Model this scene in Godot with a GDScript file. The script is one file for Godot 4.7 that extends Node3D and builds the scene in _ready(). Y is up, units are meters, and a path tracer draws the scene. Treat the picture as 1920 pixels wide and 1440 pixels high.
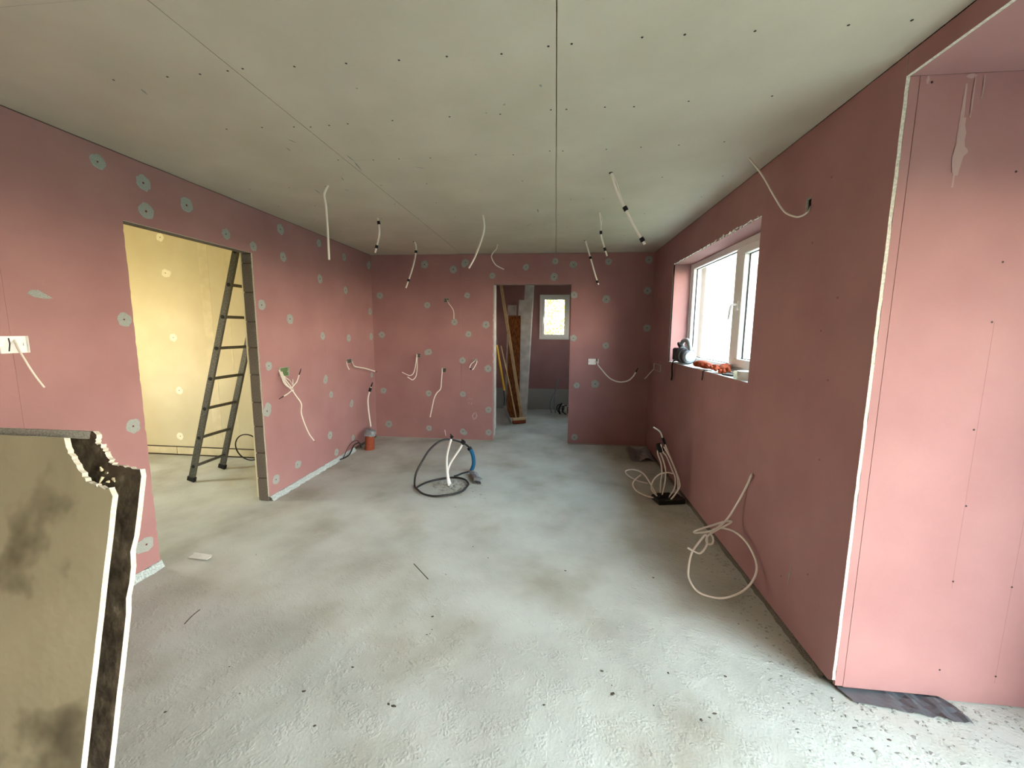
extends Node3D
# A half-finished kitchen lined with pink plasterboard: metres, y up, the camera stands over x = 0, z = 0 and looks along -z.

const XL := -2.455     # room face of the left wall
const XR := 1.195      # room face of the right wall
const ZB := -5.366     # room face of the back wall
const H := 2.47        # ceiling
const ZP := -1.691     # alcove wall
const HL := 2.393      # alcove soffit
const XG := 2.14       # alcove glazing
const ZR := 2.2        # rear wall
const ZU := -7.75      # utility back wall
const ZH := -4.26      # hall back wall

var rng := RandomNumberGenerator.new()
var mats := {}
var names := {}


# ---------------------------------------------------------------- mesh builder
class MB:
	var v := PackedVector3Array()
	var n := PackedVector3Array()

	func tri(a: Vector3, b: Vector3, c: Vector3, na: Vector3, nb: Vector3, nc: Vector3) -> void:
		if (a - c).cross(a - b).dot(na + nb + nc) < 0.0:
			v.append_array([a, c, b])
			n.append_array([na, nc, nb])
		else:
			v.append_array([a, b, c])
			n.append_array([na, nb, nc])

	func flat(a: Vector3, b: Vector3, c: Vector3, d: Vector3, out: Vector3) -> void:
		var m := (b - a).cross(d - a)
		if m.length_squared() < 1e-14:
			m = (c - b).cross(d - b)
		m = m.normalized()
		if m.dot(out) < 0.0:
			m = -m
		tri(a, b, c, m, m, m)
		tri(a, c, d, m, m, m)

	func face(a: Vector3, b: Vector3, c: Vector3, out: Vector3) -> void:
		var m := (b - a).cross(c - a).normalized()
		if m.dot(out) < 0.0:
			m = -m
		tri(a, b, c, m, m, m)

	# box with chamfered edges of size e, in the frame t
	func box(t: Transform3D, s: Vector3, e := 0.0) -> void:
		var h := s * 0.5
		if e <= 0.0:
			for ax in 3:
				for sg in [-1.0, 1.0]:
					var o := Vector3.ZERO
					o[ax] = sg
					var b := (ax + 1) % 3
					var c := (ax + 2) % 3
					var q := []
					for k in [[-1, -1], [1, -1], [1, 1], [-1, 1]]:
						var p := Vector3.ZERO
						p[ax] = sg * h[ax]
						p[b] = k[0] * h[b]
						p[c] = k[1] * h[c]
						q.append(t * p)
					flat(q[0], q[1], q[2], q[3], t.basis * o)
			return
		var i := h - Vector3(e, e, e)
		for ax in 3:
			var b := (ax + 1) % 3
			var c := (ax + 2) % 3
			for sg in [-1.0, 1.0]:
				var o := Vector3.ZERO
				o[ax] = sg
				var q := []
				for k in [[-1, -1], [1, -1], [1, 1], [-1, 1]]:
					var p := Vector3.ZERO
					p[ax] = sg * h[ax]
					p[b] = k[0] * i[b]
					p[c] = k[1] * i[c]
					q.append(t * p)
				flat(q[0], q[1], q[2], q[3], t.basis * o)
			for sb in [-1.0, 1.0]:
				for sc in [-1.0, 1.0]:
					var q := []
					for k in [[-1, 0], [1, 0], [1, 1], [-1, 1]]:
						var p := Vector3.ZERO
						p[ax] = k[0] * i[ax]
						p[b] = sb * (h[b] if k[1] == 0 else i[b])
						p[c] = sc * (i[c] if k[1] == 0 else h[c])
						q.append(t * p)
					var o := Vector3.ZERO
					o[b] = sb
					o[c] = sc
					flat(q[0], q[1], q[2], q[3], t.basis * o)
		for sx in [-1.0, 1.0]:
			for sy in [-1.0, 1.0]:
				for sz in [-1.0, 1.0]:
					var o := Vector3(sx, sy, sz)
					face(t * (Vector3(h.x, i.y, i.z) * o), t * (Vector3(i.x, h.y, i.z) * o), t * (Vector3(i.x, i.y, h.z) * o), t.basis * o)

	# tube along points, radius may vary; flat caps
	func tube(p: Array, r, sides := 8, squash := 1.0) -> void:
		var m := p.size()
		var up := Vector3.UP
		var rings := []
		var nrm := []
		for k in m:
			var d: Vector3 = (p[mini(k + 1, m - 1)] - p[maxi(k - 1, 0)]).normalized()
			if k == 0:
				up = Vector3.UP if absf(d.y) < 0.9 else Vector3.RIGHT
			var s := d.cross(up).normalized()
			up = s.cross(d).normalized()
			var rad: float = r[k] if r is Array else r
			var a := []
			var b := []
			for j in sides:
				var w := TAU * j / sides
				var o := s * cos(w) + up * sin(w) * squash
				a.append(p[k] + o * rad)
				b.append((s * cos(w) + up * sin(w) / squash).normalized())
			rings.append(a)
			nrm.append(b)
		for k in m - 1:
			for j in sides:
				var j2 := (j + 1) % sides
				tri(rings[k][j], rings[k][j2], rings[k + 1][j2], nrm[k][j], nrm[k][j2], nrm[k + 1][j2])
				tri(rings[k][j], rings[k + 1][j2], rings[k + 1][j], nrm[k][j], nrm[k + 1][j2], nrm[k + 1][j])
		for e in [0, m - 1]:
			var d: Vector3 = (p[1] - p[0]).normalized() * -1.0 if e == 0 else (p[m - 1] - p[m - 2]).normalized()
			for j in sides:
				tri(p[e], rings[e][j], rings[e][(j + 1) % sides], d, d, d)

	# lathe: profile of Vector2(radius, height) round the y axis of t
	func lathe(t: Transform3D, prof: Array, sides := 24) -> void:
		for k in prof.size() - 1:
			var a: Vector2 = prof[k]
			var b: Vector2 = prof[k + 1]
			var nn := Vector2(b.y - a.y, a.x - b.x).normalized()
			for j in sides:
				var w := TAU * j / sides
				var w2 := TAU * (j + 1) / sides
				var c1 := Vector3(cos(w), 0, sin(w))
				var c2 := Vector3(cos(w2), 0, sin(w2))
				var n1 := (t.basis * (c1 * nn.x + Vector3.UP * nn.y)).normalized()
				var n2 := (t.basis * (c2 * nn.x + Vector3.UP * nn.y)).normalized()
				var q := [t * (c1 * a.x + Vector3.UP * a.y), t * (c2 * a.x + Vector3.UP * a.y), t * (c2 * b.x + Vector3.UP * b.y), t * (c1 * b.x + Vector3.UP * b.y)]
				if b.x > 1e-6:
					tri(q[0], q[2], q[3], n1, n2, n1)
				if a.x > 1e-6:
					tri(q[0], q[1], q[2], n1, n2, n2)

	# flat polygon (u, v) pushed back by thick along -w; faces into self, edges into rim
	func prism(poly: PackedVector2Array, o: Vector3, u: Vector3, vv: Vector3, w: Vector3, thick: float, rim: MB, skip := [], plain := false) -> void:
		var pts := []
		for q in poly:
			pts.append(o + u * q.x + vv * q.y)
		var idx := Geometry2D.triangulate_polygon(poly)
		for k in range(0, idx.size(), 3):
			var a: Vector3 = pts[idx[k]]
			var b: Vector3 = pts[idx[k + 1]]
			var c: Vector3 = pts[idx[k + 2]]
			tri(a, b, c, w, w, w)
			tri(a - w * thick, b - w * thick, c - w * thick, -w, -w, -w)
		var area := 0.0
		for k in poly.size():
			area += poly[k].cross(poly[(k + 1) % poly.size()])
		var lo := 1e9
		var hi := -1e9
		for q in poly:
			lo = minf(lo, q.x)
			hi = maxf(hi, q.x)
		for k in poly.size():
			if k in skip:
				continue
			var k2 := (k + 1) % poly.size()
			var papered := plain and ((absf(poly[k].x - lo) < 1e-4 and absf(poly[k2].x - lo) < 1e-4) or (absf(poly[k].x - hi) < 1e-4 and absf(poly[k2].x - hi) < 1e-4))
			var d := poly[k2] - poly[k]
			var e := Vector2(d.y, -d.x) * signf(area)
			(self if papered else rim).flat(pts[k], pts[k2], pts[k2] - w * thick, pts[k] - w * thick, u * e.x + vv * e.y)

	func arrays() -> Array:
		var a := []
		a.resize(Mesh.ARRAY_MAX)
		a[Mesh.ARRAY_VERTEX] = v
		a[Mesh.ARRAY_NORMAL] = n
		return a

	func mesh() -> ArrayMesh:
		var m := ArrayMesh.new()
		m.add_surface_from_arrays(Mesh.PRIMITIVE_TRIANGLES, arrays())
		return m


# ---------------------------------------------------------------- scene helpers
func numbered(called: String) -> String:
	if not names.has(called):
		names[called] = 0
		return called
	names[called] += 1
	return "%s_%03d" % [called, names[called]]


func tag(o: Node3D, label: String, category: String, group := "") -> Node3D:
	o.set_meta("label", label)
	o.set_meta("category", category)
	if group:
		o.set_meta("group", group)
	return o


func thing(called: String, label: String, category: String, group := "", at := Vector3.ZERO) -> Node3D:
	var o := Node3D.new()
	o.name = numbered(called)
	add_child(o)
	o.position = at
	return tag(o, label, category, group)


func struct(called: String) -> Node3D:
	var o := Node3D.new()
	o.name = numbered(called)
	add_child(o)
	o.set_meta("kind", "structure")
	return o


func obj(called: String, m, mat: Material, parent: Node3D = self) -> MeshInstance3D:
	var o := MeshInstance3D.new()
	o.name = numbered(called) if parent == self else called
	o.mesh = m.mesh() if m is MB else m
	o.material_override = mat
	parent.add_child(o, true)
	return o


# polygon board with a paper face and a bare gypsum edge
func board(called: String, poly: Array, o: Vector3, u: Vector3, v: Vector3, w: Vector3, thick: float, paper: Material, rim_mat: Material, parent: Node3D, skip := []) -> MeshInstance3D:
	var a := MB.new()
	var b := MB.new()
	a.prism(PackedVector2Array(poly), o, u, v, w, thick, b, skip, parent.has_meta("kind") and not -1 in skip)
	var m := a.mesh()
	m.add_surface_from_arrays(Mesh.PRIMITIVE_TRIANGLES, b.arrays())
	m.surface_set_material(0, paper)
	m.surface_set_material(1, rim_mat)
	var i := MeshInstance3D.new()
	i.name = numbered(called) if parent == self else called
	i.mesh = m
	parent.add_child(i, true)
	return i


func bx(x0: float, x1: float, y0: float, y1: float, z0: float, z1: float, e := 0.0, into: MB = null) -> MB:
	var m := into if into else MB.new()
	m.box(Transform3D(Basis(), Vector3((x0 + x1) * 0.5, (y0 + y1) * 0.5, (z0 + z1) * 0.5)), Vector3(absf(x1 - x0), absf(y1 - y0), absf(z1 - z0)), e)
	return m


func rect(a: float, b: float, c: float, d: float) -> Array:
	return [Vector2(a, c), Vector2(b, c), Vector2(b, d), Vector2(a, d)]


# the same outline with a broken, uneven edge between corner i and corner i + 1
func ragged(poly: Array, i: int, amount: float, step := 0.03, side := 1.0) -> Array:
	var out := []
	for k in poly.size():
		out.append(poly[k])
		if k == i:
			var a: Vector2 = poly[k]
			var b: Vector2 = poly[(k + 1) % poly.size()]
			var m := int(a.distance_to(b) / step)
			var nrm := Vector2(b.y - a.y, a.x - b.x).normalized() * side
			for j in range(1, m):
				out.append(a.lerp(b, (j + rng.randf_range(-0.3, 0.3)) / m) + nrm * rng.randf() * rng.randf() * amount)
	return out


func smooth(p: Array, per := 6) -> Array:
	var out := []
	for k in p.size() - 1:
		var a: Vector3 = p[maxi(k - 1, 0)]
		var d: Vector3 = p[mini(k + 2, p.size() - 1)]
		for j in per:
			out.append((p[k] as Vector3).cubic_interpolate(p[k + 1], a, d, float(j) / per))
	out.append(p[p.size() - 1])
	return out


# orientation whose y axis runs along d
func along(d: Vector3, side := Vector3.RIGHT) -> Basis:
	var y := d.normalized()
	var x := (side - y * side.dot(y)).normalized()
	return Basis(x, y, x.cross(y))


func srgb(r: int, g: int, b: int) -> Color:
	return Color(r / 255.0, g / 255.0, b / 255.0)


func mat(c: Color, rough := 0.9, metal := 0.0, spec := 0.35) -> StandardMaterial3D:
	var m := StandardMaterial3D.new()
	m.albedo_color = c
	m.roughness = rough
	m.metallic = metal
	m.metallic_specular = spec
	return m


func noise_tex(freq: float, ramp: Array, size := 512, octaves := 4, seed_ := 1, kind := FastNoiseLite.TYPE_SIMPLEX_SMOOTH) -> NoiseTexture2D:
	var f := FastNoiseLite.new()
	f.noise_type = kind
	f.seed = seed_
	f.frequency = freq
	f.fractal_octaves = octaves
	var t := NoiseTexture2D.new()
	t.width = size
	t.height = size
	t.seamless = true
	t.noise = f
	if ramp.size():
		var g := Gradient.new()
		g.offsets = PackedFloat32Array()
		g.colors = PackedColorArray()
		var offs := PackedFloat32Array()
		var cols := PackedColorArray()
		for k in ramp.size():
			offs.append(ramp[k][0])
			cols.append(ramp[k][1])
		g.offsets = offs
		g.colors = cols
		t.color_ramp = g
	return t


# material whose colour wanders by noise, mapped from all three sides
func grained(freq: float, ramp: Array, scale: float, rough := 0.92, bump := 0.0, bump_tex: Texture2D = null, world := true, seed_ := 1, spec := 0.3) -> StandardMaterial3D:
	var m := StandardMaterial3D.new()
	m.albedo_texture = noise_tex(freq, ramp, 512, 5, seed_)
	m.uv1_triplanar = true
	m.uv1_world_triplanar = world
	m.uv1_scale = Vector3.ONE * scale
	m.roughness = rough
	m.metallic_specular = spec
	if bump > 0.0:
		m.heightmap_enabled = true
		m.heightmap_scale = bump
		m.heightmap_texture = bump_tex
	return m


func glass_mat() -> StandardMaterial3D:
	var m := StandardMaterial3D.new()
	m.transparency = BaseMaterial3D.TRANSPARENCY_ALPHA
	m.albedo_color = Color(0.9, 0.97, 0.95, 0.04)
	m.roughness = 0.02
	return m


func floor_images() -> Array:
	var a := FastNoiseLite.new()
	a.seed = 5
	a.frequency = 0.02
	a.fractal_octaves = 4
	var b := FastNoiseLite.new()
	b.seed = 9
	b.frequency = 0.05
	b.fractal_octaves = 3
	var c := FastNoiseLite.new()
	c.seed = 17
	c.frequency = 0.012
	c.fractal_octaves = 5
	c.domain_warp_enabled = true
	c.domain_warp_amplitude = 40.0
	c.domain_warp_frequency = 0.01
	var size := 1536
	var hgt := Image.create(size, size, false, Image.FORMAT_L8)
	var ca := cos(0.6)
	var sa := sin(0.6)
	for y in size:
		for x in size:
			var wx := x * ca + y * sa
			var wy := -x * sa + y * ca
			var streak := b.get_noise_2d(wx * 0.5, wy * 1.1)
			var grain := a.get_noise_2d(x * 6.0, y * 6.0)
			var trowel := c.get_noise_2d(x, y)
			var mask := smoothstep(-0.15, 0.3, trowel)
			hgt.set_pixel(x, y, Color.from_hsv(0, 0, clampf(0.5 + 0.22 * streak * mask + 0.16 * grain * (0.4 + 0.6 * mask) + 0.22 * trowel, 0.0, 1.0)))
	return [ImageTexture.create_from_image(hgt)]


func make_materials() -> void:
	var paper_bump := noise_tex(0.06, [], 512, 3, 21)
	mats.pink = grained(0.006, [[0.0, srgb(152, 113, 111)], [0.5, srgb(158, 119, 117)], [1.0, srgb(164, 125, 122)]], 0.55, 0.88, 0.06, paper_bump, true, 2)
	mats.ivory = grained(0.006, [[0.0, srgb(186, 180, 162)], [0.5, srgb(192, 186, 169)], [1.0, srgb(198, 192, 175)]], 0.5, 0.9, 0.06, paper_bump, true, 3)
	mats.cream = grained(0.006, [[0.0, srgb(204, 194, 162)], [0.6, srgb(210, 201, 170)], [1.0, srgb(216, 208, 178)]], 0.5, 0.9, 0.06, paper_bump, true, 4)
	mats.gypsum = grained(0.05, [[0.2, srgb(186, 182, 168)], [0.6, srgb(206, 202, 189)], [1.0, srgb(218, 215, 204)]], 3.0, 0.95, 0.3, paper_bump, true, 5)
	mats.filler = grained(0.05, [[0.2, srgb(140, 145, 139)], [0.6, srgb(158, 164, 157)], [1.0, srgb(176, 182, 175)]], 6.0, 0.95, 0.2, paper_bump, true, 6)
	mats.filler_hall = mat(srgb(240, 236, 214), 0.95)
	mats.screw = mat(srgb(52, 46, 44), 0.5, 0.5)
	mats.mortar = grained(0.04, [[0.2, srgb(150, 160, 158)], [0.6, srgb(188, 200, 197)], [1.0, srgb(206, 214, 210)]], 3.0, 0.95, 0.6, paper_bump, true, 7)
	mats.block = grained(0.09, [[0.2, srgb(98, 90, 82)], [0.5, srgb(126, 117, 107)], [0.9, srgb(150, 142, 132)]], 3.0, 0.98, 1.2, noise_tex(0.12, [], 512, 3, 31), true, 8)
	mats.joint = mat(srgb(84, 76, 68), 0.98)
	var fl = floor_images()
	mats.floor = grained(0.008, [[0.0, srgb(174, 175, 166)], [0.35, srgb(184, 186, 177)], [0.6, srgb(191, 194, 185)], [1.0, srgb(199, 202, 194)]], 0.33, 0.86, 0.6, fl[0], true, 11, 0.35)
	mats.floor.uv1_scale = Vector3.ONE * 0.4
	mats.floor.detail_enabled = true
	mats.floor.detail_blend_mode = BaseMaterial3D.BLEND_MODE_MUL
	mats.floor.detail_uv_layer = BaseMaterial3D.DETAIL_UV_2
	mats.floor.detail_albedo = noise_tex(0.006, [[0.0, srgb(222, 214, 202)], [0.35, srgb(246, 243, 239)], [0.55, srgb(254, 253, 252)], [1.0, srgb(255, 255, 255)]], 1024, 7, 14)
	mats.floor.uv2_triplanar = true
	mats.floor.uv2_world_triplanar = true
	mats.floor.uv2_scale = Vector3.ONE * 0.21
	mats.rubble = grained(0.06, [[0.2, srgb(136, 135, 127)], [0.6, srgb(164, 164, 155)], [1.0, srgb(180, 180, 171)]], 5.0, 0.95, 0.0, null, true, 12)
	mats.grime = mat(srgb(84, 77, 68), 0.95)
	mats.cable = mat(srgb(226, 220, 208), 0.5, 0.0, 0.5)
	mats.copper = mat(srgb(168, 96, 66), 0.4, 0.8)
	mats.tape = mat(srgb(22, 21, 24), 0.5)
	mats.steel = mat(srgb(178, 180, 178), 0.35, 0.85)
	mats.zinc = mat(srgb(196, 200, 190), 0.45, 0.5)
	mats.upvc = mat(srgb(232, 232, 228), 0.35, 0.0, 0.5)
	mats.seal = mat(srgb(36, 36, 38), 0.7)
	mats.glass = glass_mat()
	mats.black = mat(srgb(24, 24, 26), 0.45, 0.0, 0.5)
	mats.blue = mat(srgb(26, 92, 132), 0.5)
	mats.green = mat(srgb(92, 112, 74), 0.6)
	mats.alloy = grained(0.03, [[0.2, srgb(78, 78, 74)], [0.8, srgb(112, 112, 106)]], 4.0, 0.5, 0.0, null, false, 15)
	mats.alloy.metallic = 0.6
	mats.rubber = mat(srgb(28, 28, 28), 0.8)
	mats.clay = grained(0.03, [[0.2, srgb(120, 58, 40)], [0.6, srgb(150, 78, 56)], [1.0, srgb(176, 112, 90)]], 6.0, 0.85, 0.0, null, false, 16)
	mats.foil = mat(srgb(150, 154, 158), 0.35, 0.4)
	mats.pine = grained(0.02, [[0.2, srgb(176, 146, 104)], [0.6, srgb(206, 182, 142)], [1.0, srgb(222, 204, 168)]], 4.0, 0.8, 0.0, null, false, 17)
	mats.pine.uv1_scale = Vector3(14.0, 0.8, 14.0)
	mats.ply = grained(0.02, [[0.2, srgb(84, 50, 26)], [0.5, srgb(132, 82, 44)], [1.0, srgb(160, 108, 62)]], 3.0, 0.75, 0.0, null, false, 18)
	mats.ply.uv1_scale = Vector3(5.0, 0.9, 5.0)
	mats.white_board = grained(0.01, [[0.2, srgb(196, 196, 190)], [0.8, srgb(222, 222, 216)]], 1.0, 0.7, 0.0, null, false, 19)
	mats.yellow = mat(srgb(206, 166, 52), 0.5)
	mats.orange = grained(0.05, [[0.2, srgb(132, 50, 24)], [0.6, srgb(164, 72, 38)], [1.0, srgb(196, 118, 76)]], 9.0, 0.85, 0.0, null, false, 20)
	mats.grey_paper = grained(0.007, [[0.0, srgb(60, 56, 42)], [0.17, srgb(104, 99, 78)], [0.33, srgb(146, 142, 117)], [0.7, srgb(154, 150, 125)], [1.0, srgb(160, 155, 130)]], 0.7, 0.9, 0.1, paper_bump, true, 33)
	mats.grey_paper.uv1_offset = Vector3(0.60, 0.66, 0.0)
	mats.dark_paper = grained(0.02, [[0.0, srgb(40, 34, 26)], [0.5, srgb(70, 62, 50)], [0.8, srgb(88, 80, 66)], [1.0, srgb(126, 118, 102)]], 1.6, 0.9, 0.2, paper_bump, true, 23)
	mats.render_white = grained(0.05, [[0.2, srgb(216, 220, 216)], [0.8, srgb(236, 240, 236)]], 1.0, 0.95, 0.4, paper_bump, true, 24)
	mats.ground = grained(0.02, [[0.2, srgb(84, 90, 66)], [0.8, srgb(112, 116, 92)]], 0.4, 0.95, 0.0, null, true, 25)
	mats.bark = mat(srgb(150, 136, 110), 0.95)
	mats.leaf = mat(srgb(206, 186, 62), 0.8)
	mats.leaf.backlight_enabled = true
	mats.leaf.backlight = Color(0.5, 0.45, 0.1)
	mats.batten = grained(0.02, [[0.2, srgb(208, 198, 166)], [0.8, srgb(218, 209, 178)]], 0.6, 0.85, 0.0, null, true, 26)
	mats.slate = mat(srgb(70, 72, 76), 0.8)
	mats.chalk = mat(srgb(196, 176, 170), 0.98)
	mats.run = mat(srgb(172, 144, 140), 0.97)
	mats.pencil = mat(srgb(140, 104, 102), 0.95)
	mats.plastic_sheet = mat(srgb(84, 88, 92), 0.3, 0.0, 0.6)


# ---------------------------------------------------------------- _ready
func _ready() -> void:
	rng.seed = 20240611
	var cam := Camera3D.new()
	cam.name = "camera"
	cam.transform = Transform3D(Basis(Vector3(0.994407, 0.008545, -0.105269), Vector3(-0.022195, 0.991372, -0.129183), Vector3(0.103257, 0.130797, 0.986017)), Vector3(0, 1.5057, 0))
	cam.fov = 86.236
	cam.near = 0.02
	cam.far = 200.0
	add_child(cam)
	cam.current = true

	var env := Environment.new()
	env.background_mode = Environment.BG_SKY
	var sm := ProceduralSkyMaterial.new()
	sm.sky_top_color = Color(0.74, 0.86, 0.94)
	sm.sky_horizon_color = Color(1.14, 1.05, 0.92)
	sm.sky_curve = 0.2
	sm.ground_bottom_color = Color(0.25, 0.24, 0.2)
	sm.ground_horizon_color = Color(1.14, 1.05, 0.92)
	sm.ground_curve = 0.02
	var sky := Sky.new()
	sky.sky_material = sm
	env.sky = sky
	env.background_energy_multiplier = 1.0
	env.tonemap_mode = Environment.TONE_MAPPER_LINEAR
	env.tonemap_exposure = 30.0
	env.sdfgi_enabled = true
	env.ssao_enabled = true
	env.ssil_enabled = true
	var we := WorldEnvironment.new()
	we.name = "environment"
	we.environment = env
	add_child(we)

	make_materials()
	outside()
	build_floor()
	build_ceiling()
	build_wall_left()
	build_wall_back()
	build_wall_right()
	build_alcove()
	build_hall()
	build_utility()
	build_windows()
	ladder()
	sheets()
	wall_services()
	ceiling_cables()
	floor_services()
	sill_things()
	utility_things()
	litter()


# ---------------------------------------------------------------- the place outside
func outside() -> void:
	var g := struct("ground")
	obj("yard", bx(-30, 30, -0.5, -0.25, -40, 30), mats.ground, g)
	var w := thing("house_wing", "white rendered wing of the house seen through the kitchen window", "building", "", Vector3(2.2, -0.25, -7.5))
	obj("wall", bx(0, 4.0, 0, 2.84, -1.0, 0.0), mats.render_white, w)
	obj("pier", bx(0, 0.36, 0, 2.84, 0.0, 0.09), mats.render_white, w)
	obj("fascia", bx(-0.1, 4.1, 2.84, 3.02, -1.1, 0.32, 0.01), mats.upvc, w)
	obj("gutter", bx(-0.1, 4.1, 2.93, 3.02, 0.32, 0.42, 0.02), mats.upvc, w)
	var r := MB.new()
	r.flat(Vector3(-0.1, 3.02, 0.42), Vector3(4.1, 3.02, 0.42), Vector3(4.1, 3.75, -1.1), Vector3(-0.1, 3.75, -1.1), Vector3(0, 1, 0.5))
	r.flat(Vector3(-0.1, 3.02, -1.1), Vector3(4.1, 3.02, -1.1), Vector3(4.1, 3.75, -1.1), Vector3(-0.1, 3.75, -1.1), Vector3(0, 0, -1))
	r.face(Vector3(-0.1, 3.02, 0.42), Vector3(-0.1, 3.02, -1.1), Vector3(-0.1, 3.75, -1.1), Vector3(-1, 0, 0))
	r.face(Vector3(4.1, 3.02, 0.42), Vector3(4.1, 3.02, -1.1), Vector3(4.1, 3.75, -1.1), Vector3(1, 0, 0))
	obj("roof", r, mats.slate, w)
	var gw := thing("garden_wall", "low grey garden wall behind the utility room window", "wall", "", Vector3(-2.5, -0.25, -11.0))
	obj("blockwork", bx(0, 5, 0, 1.45, -0.2, 0.0), mats.rubble, gw)
	obj("coping", bx(-0.03, 5.03, 1.45, 1.52, -0.24, 0.04, 0.01), mats.mortar, gw)
	var i := 0
	for s in [[-1.6, -14.2, 3.6], [-0.25, -12.8, 4.2], [0.9, -15.4, 3.4]]:
		var t := thing("garden_tree", ["slim autumn tree with yellow leaves beyond the garden wall", "tall autumn tree with yellow leaves close behind the garden wall", "broad yellow tree standing furthest beyond the garden wall"][i], "tree", "yellow trees in the garden", Vector3(s[0], -0.25, s[1]))
		i += 1
		var tr := MB.new()
		tr.tube(smooth([Vector3.ZERO, Vector3(0.05, s[2] * 0.4, 0), Vector3(-0.04, s[2] * 0.75, 0.03), Vector3(0, s[2], 0)]), 0.06, 7)
		obj("trunk", tr, mats.bark, t)
		var lf := MB.new()
		for k in 2600:
			var y := rng.randf_range(0.25, 1.05)
			var rad := 0.95 * sqrt(rng.randf()) * (1.15 - y * 0.6)
			var an := rng.randf() * TAU
			var c := Vector3(cos(an) * rad, y * s[2], sin(an) * rad)
			var b := Basis.from_euler(Vector3(rng.randf() * TAU, rng.randf() * TAU, 0)) * 0.055
			lf.flat(c + b * Vector3(-0.6, 0, 0), c + b * Vector3(0, 0, -1), c + b * Vector3(0.6, 0, 0), c + b * Vector3(0, 0, 1), b.y)
		obj("foliage", lf, mats.leaf, t).set_meta("kind", "stuff")


# ---------------------------------------------------------------- floor and ceiling
func build_floor() -> void:
	var f := struct("floor")
	var m := bx(-5.6, 2.6, -0.22, 0.0, -8.0, 2.4)
	obj("slab", m, mats.floor, f)
	for c in [[Vector3(-1.854, 0.001, -1.732), Vector3(-1.867, 0.001, -1.790), Vector3(-1.868, 0.001, -1.840)], [Vector3(-0.879, 0.001, -2.398), Vector3(-0.803, 0.001, -2.318), Vector3(-0.736, 0.001, -2.248)]]:
		var t := MB.new()
		t.tube(smooth(c, 4), 0.003, 5, 0.4)
		obj("scratch", t, mats.grime, f)


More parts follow.
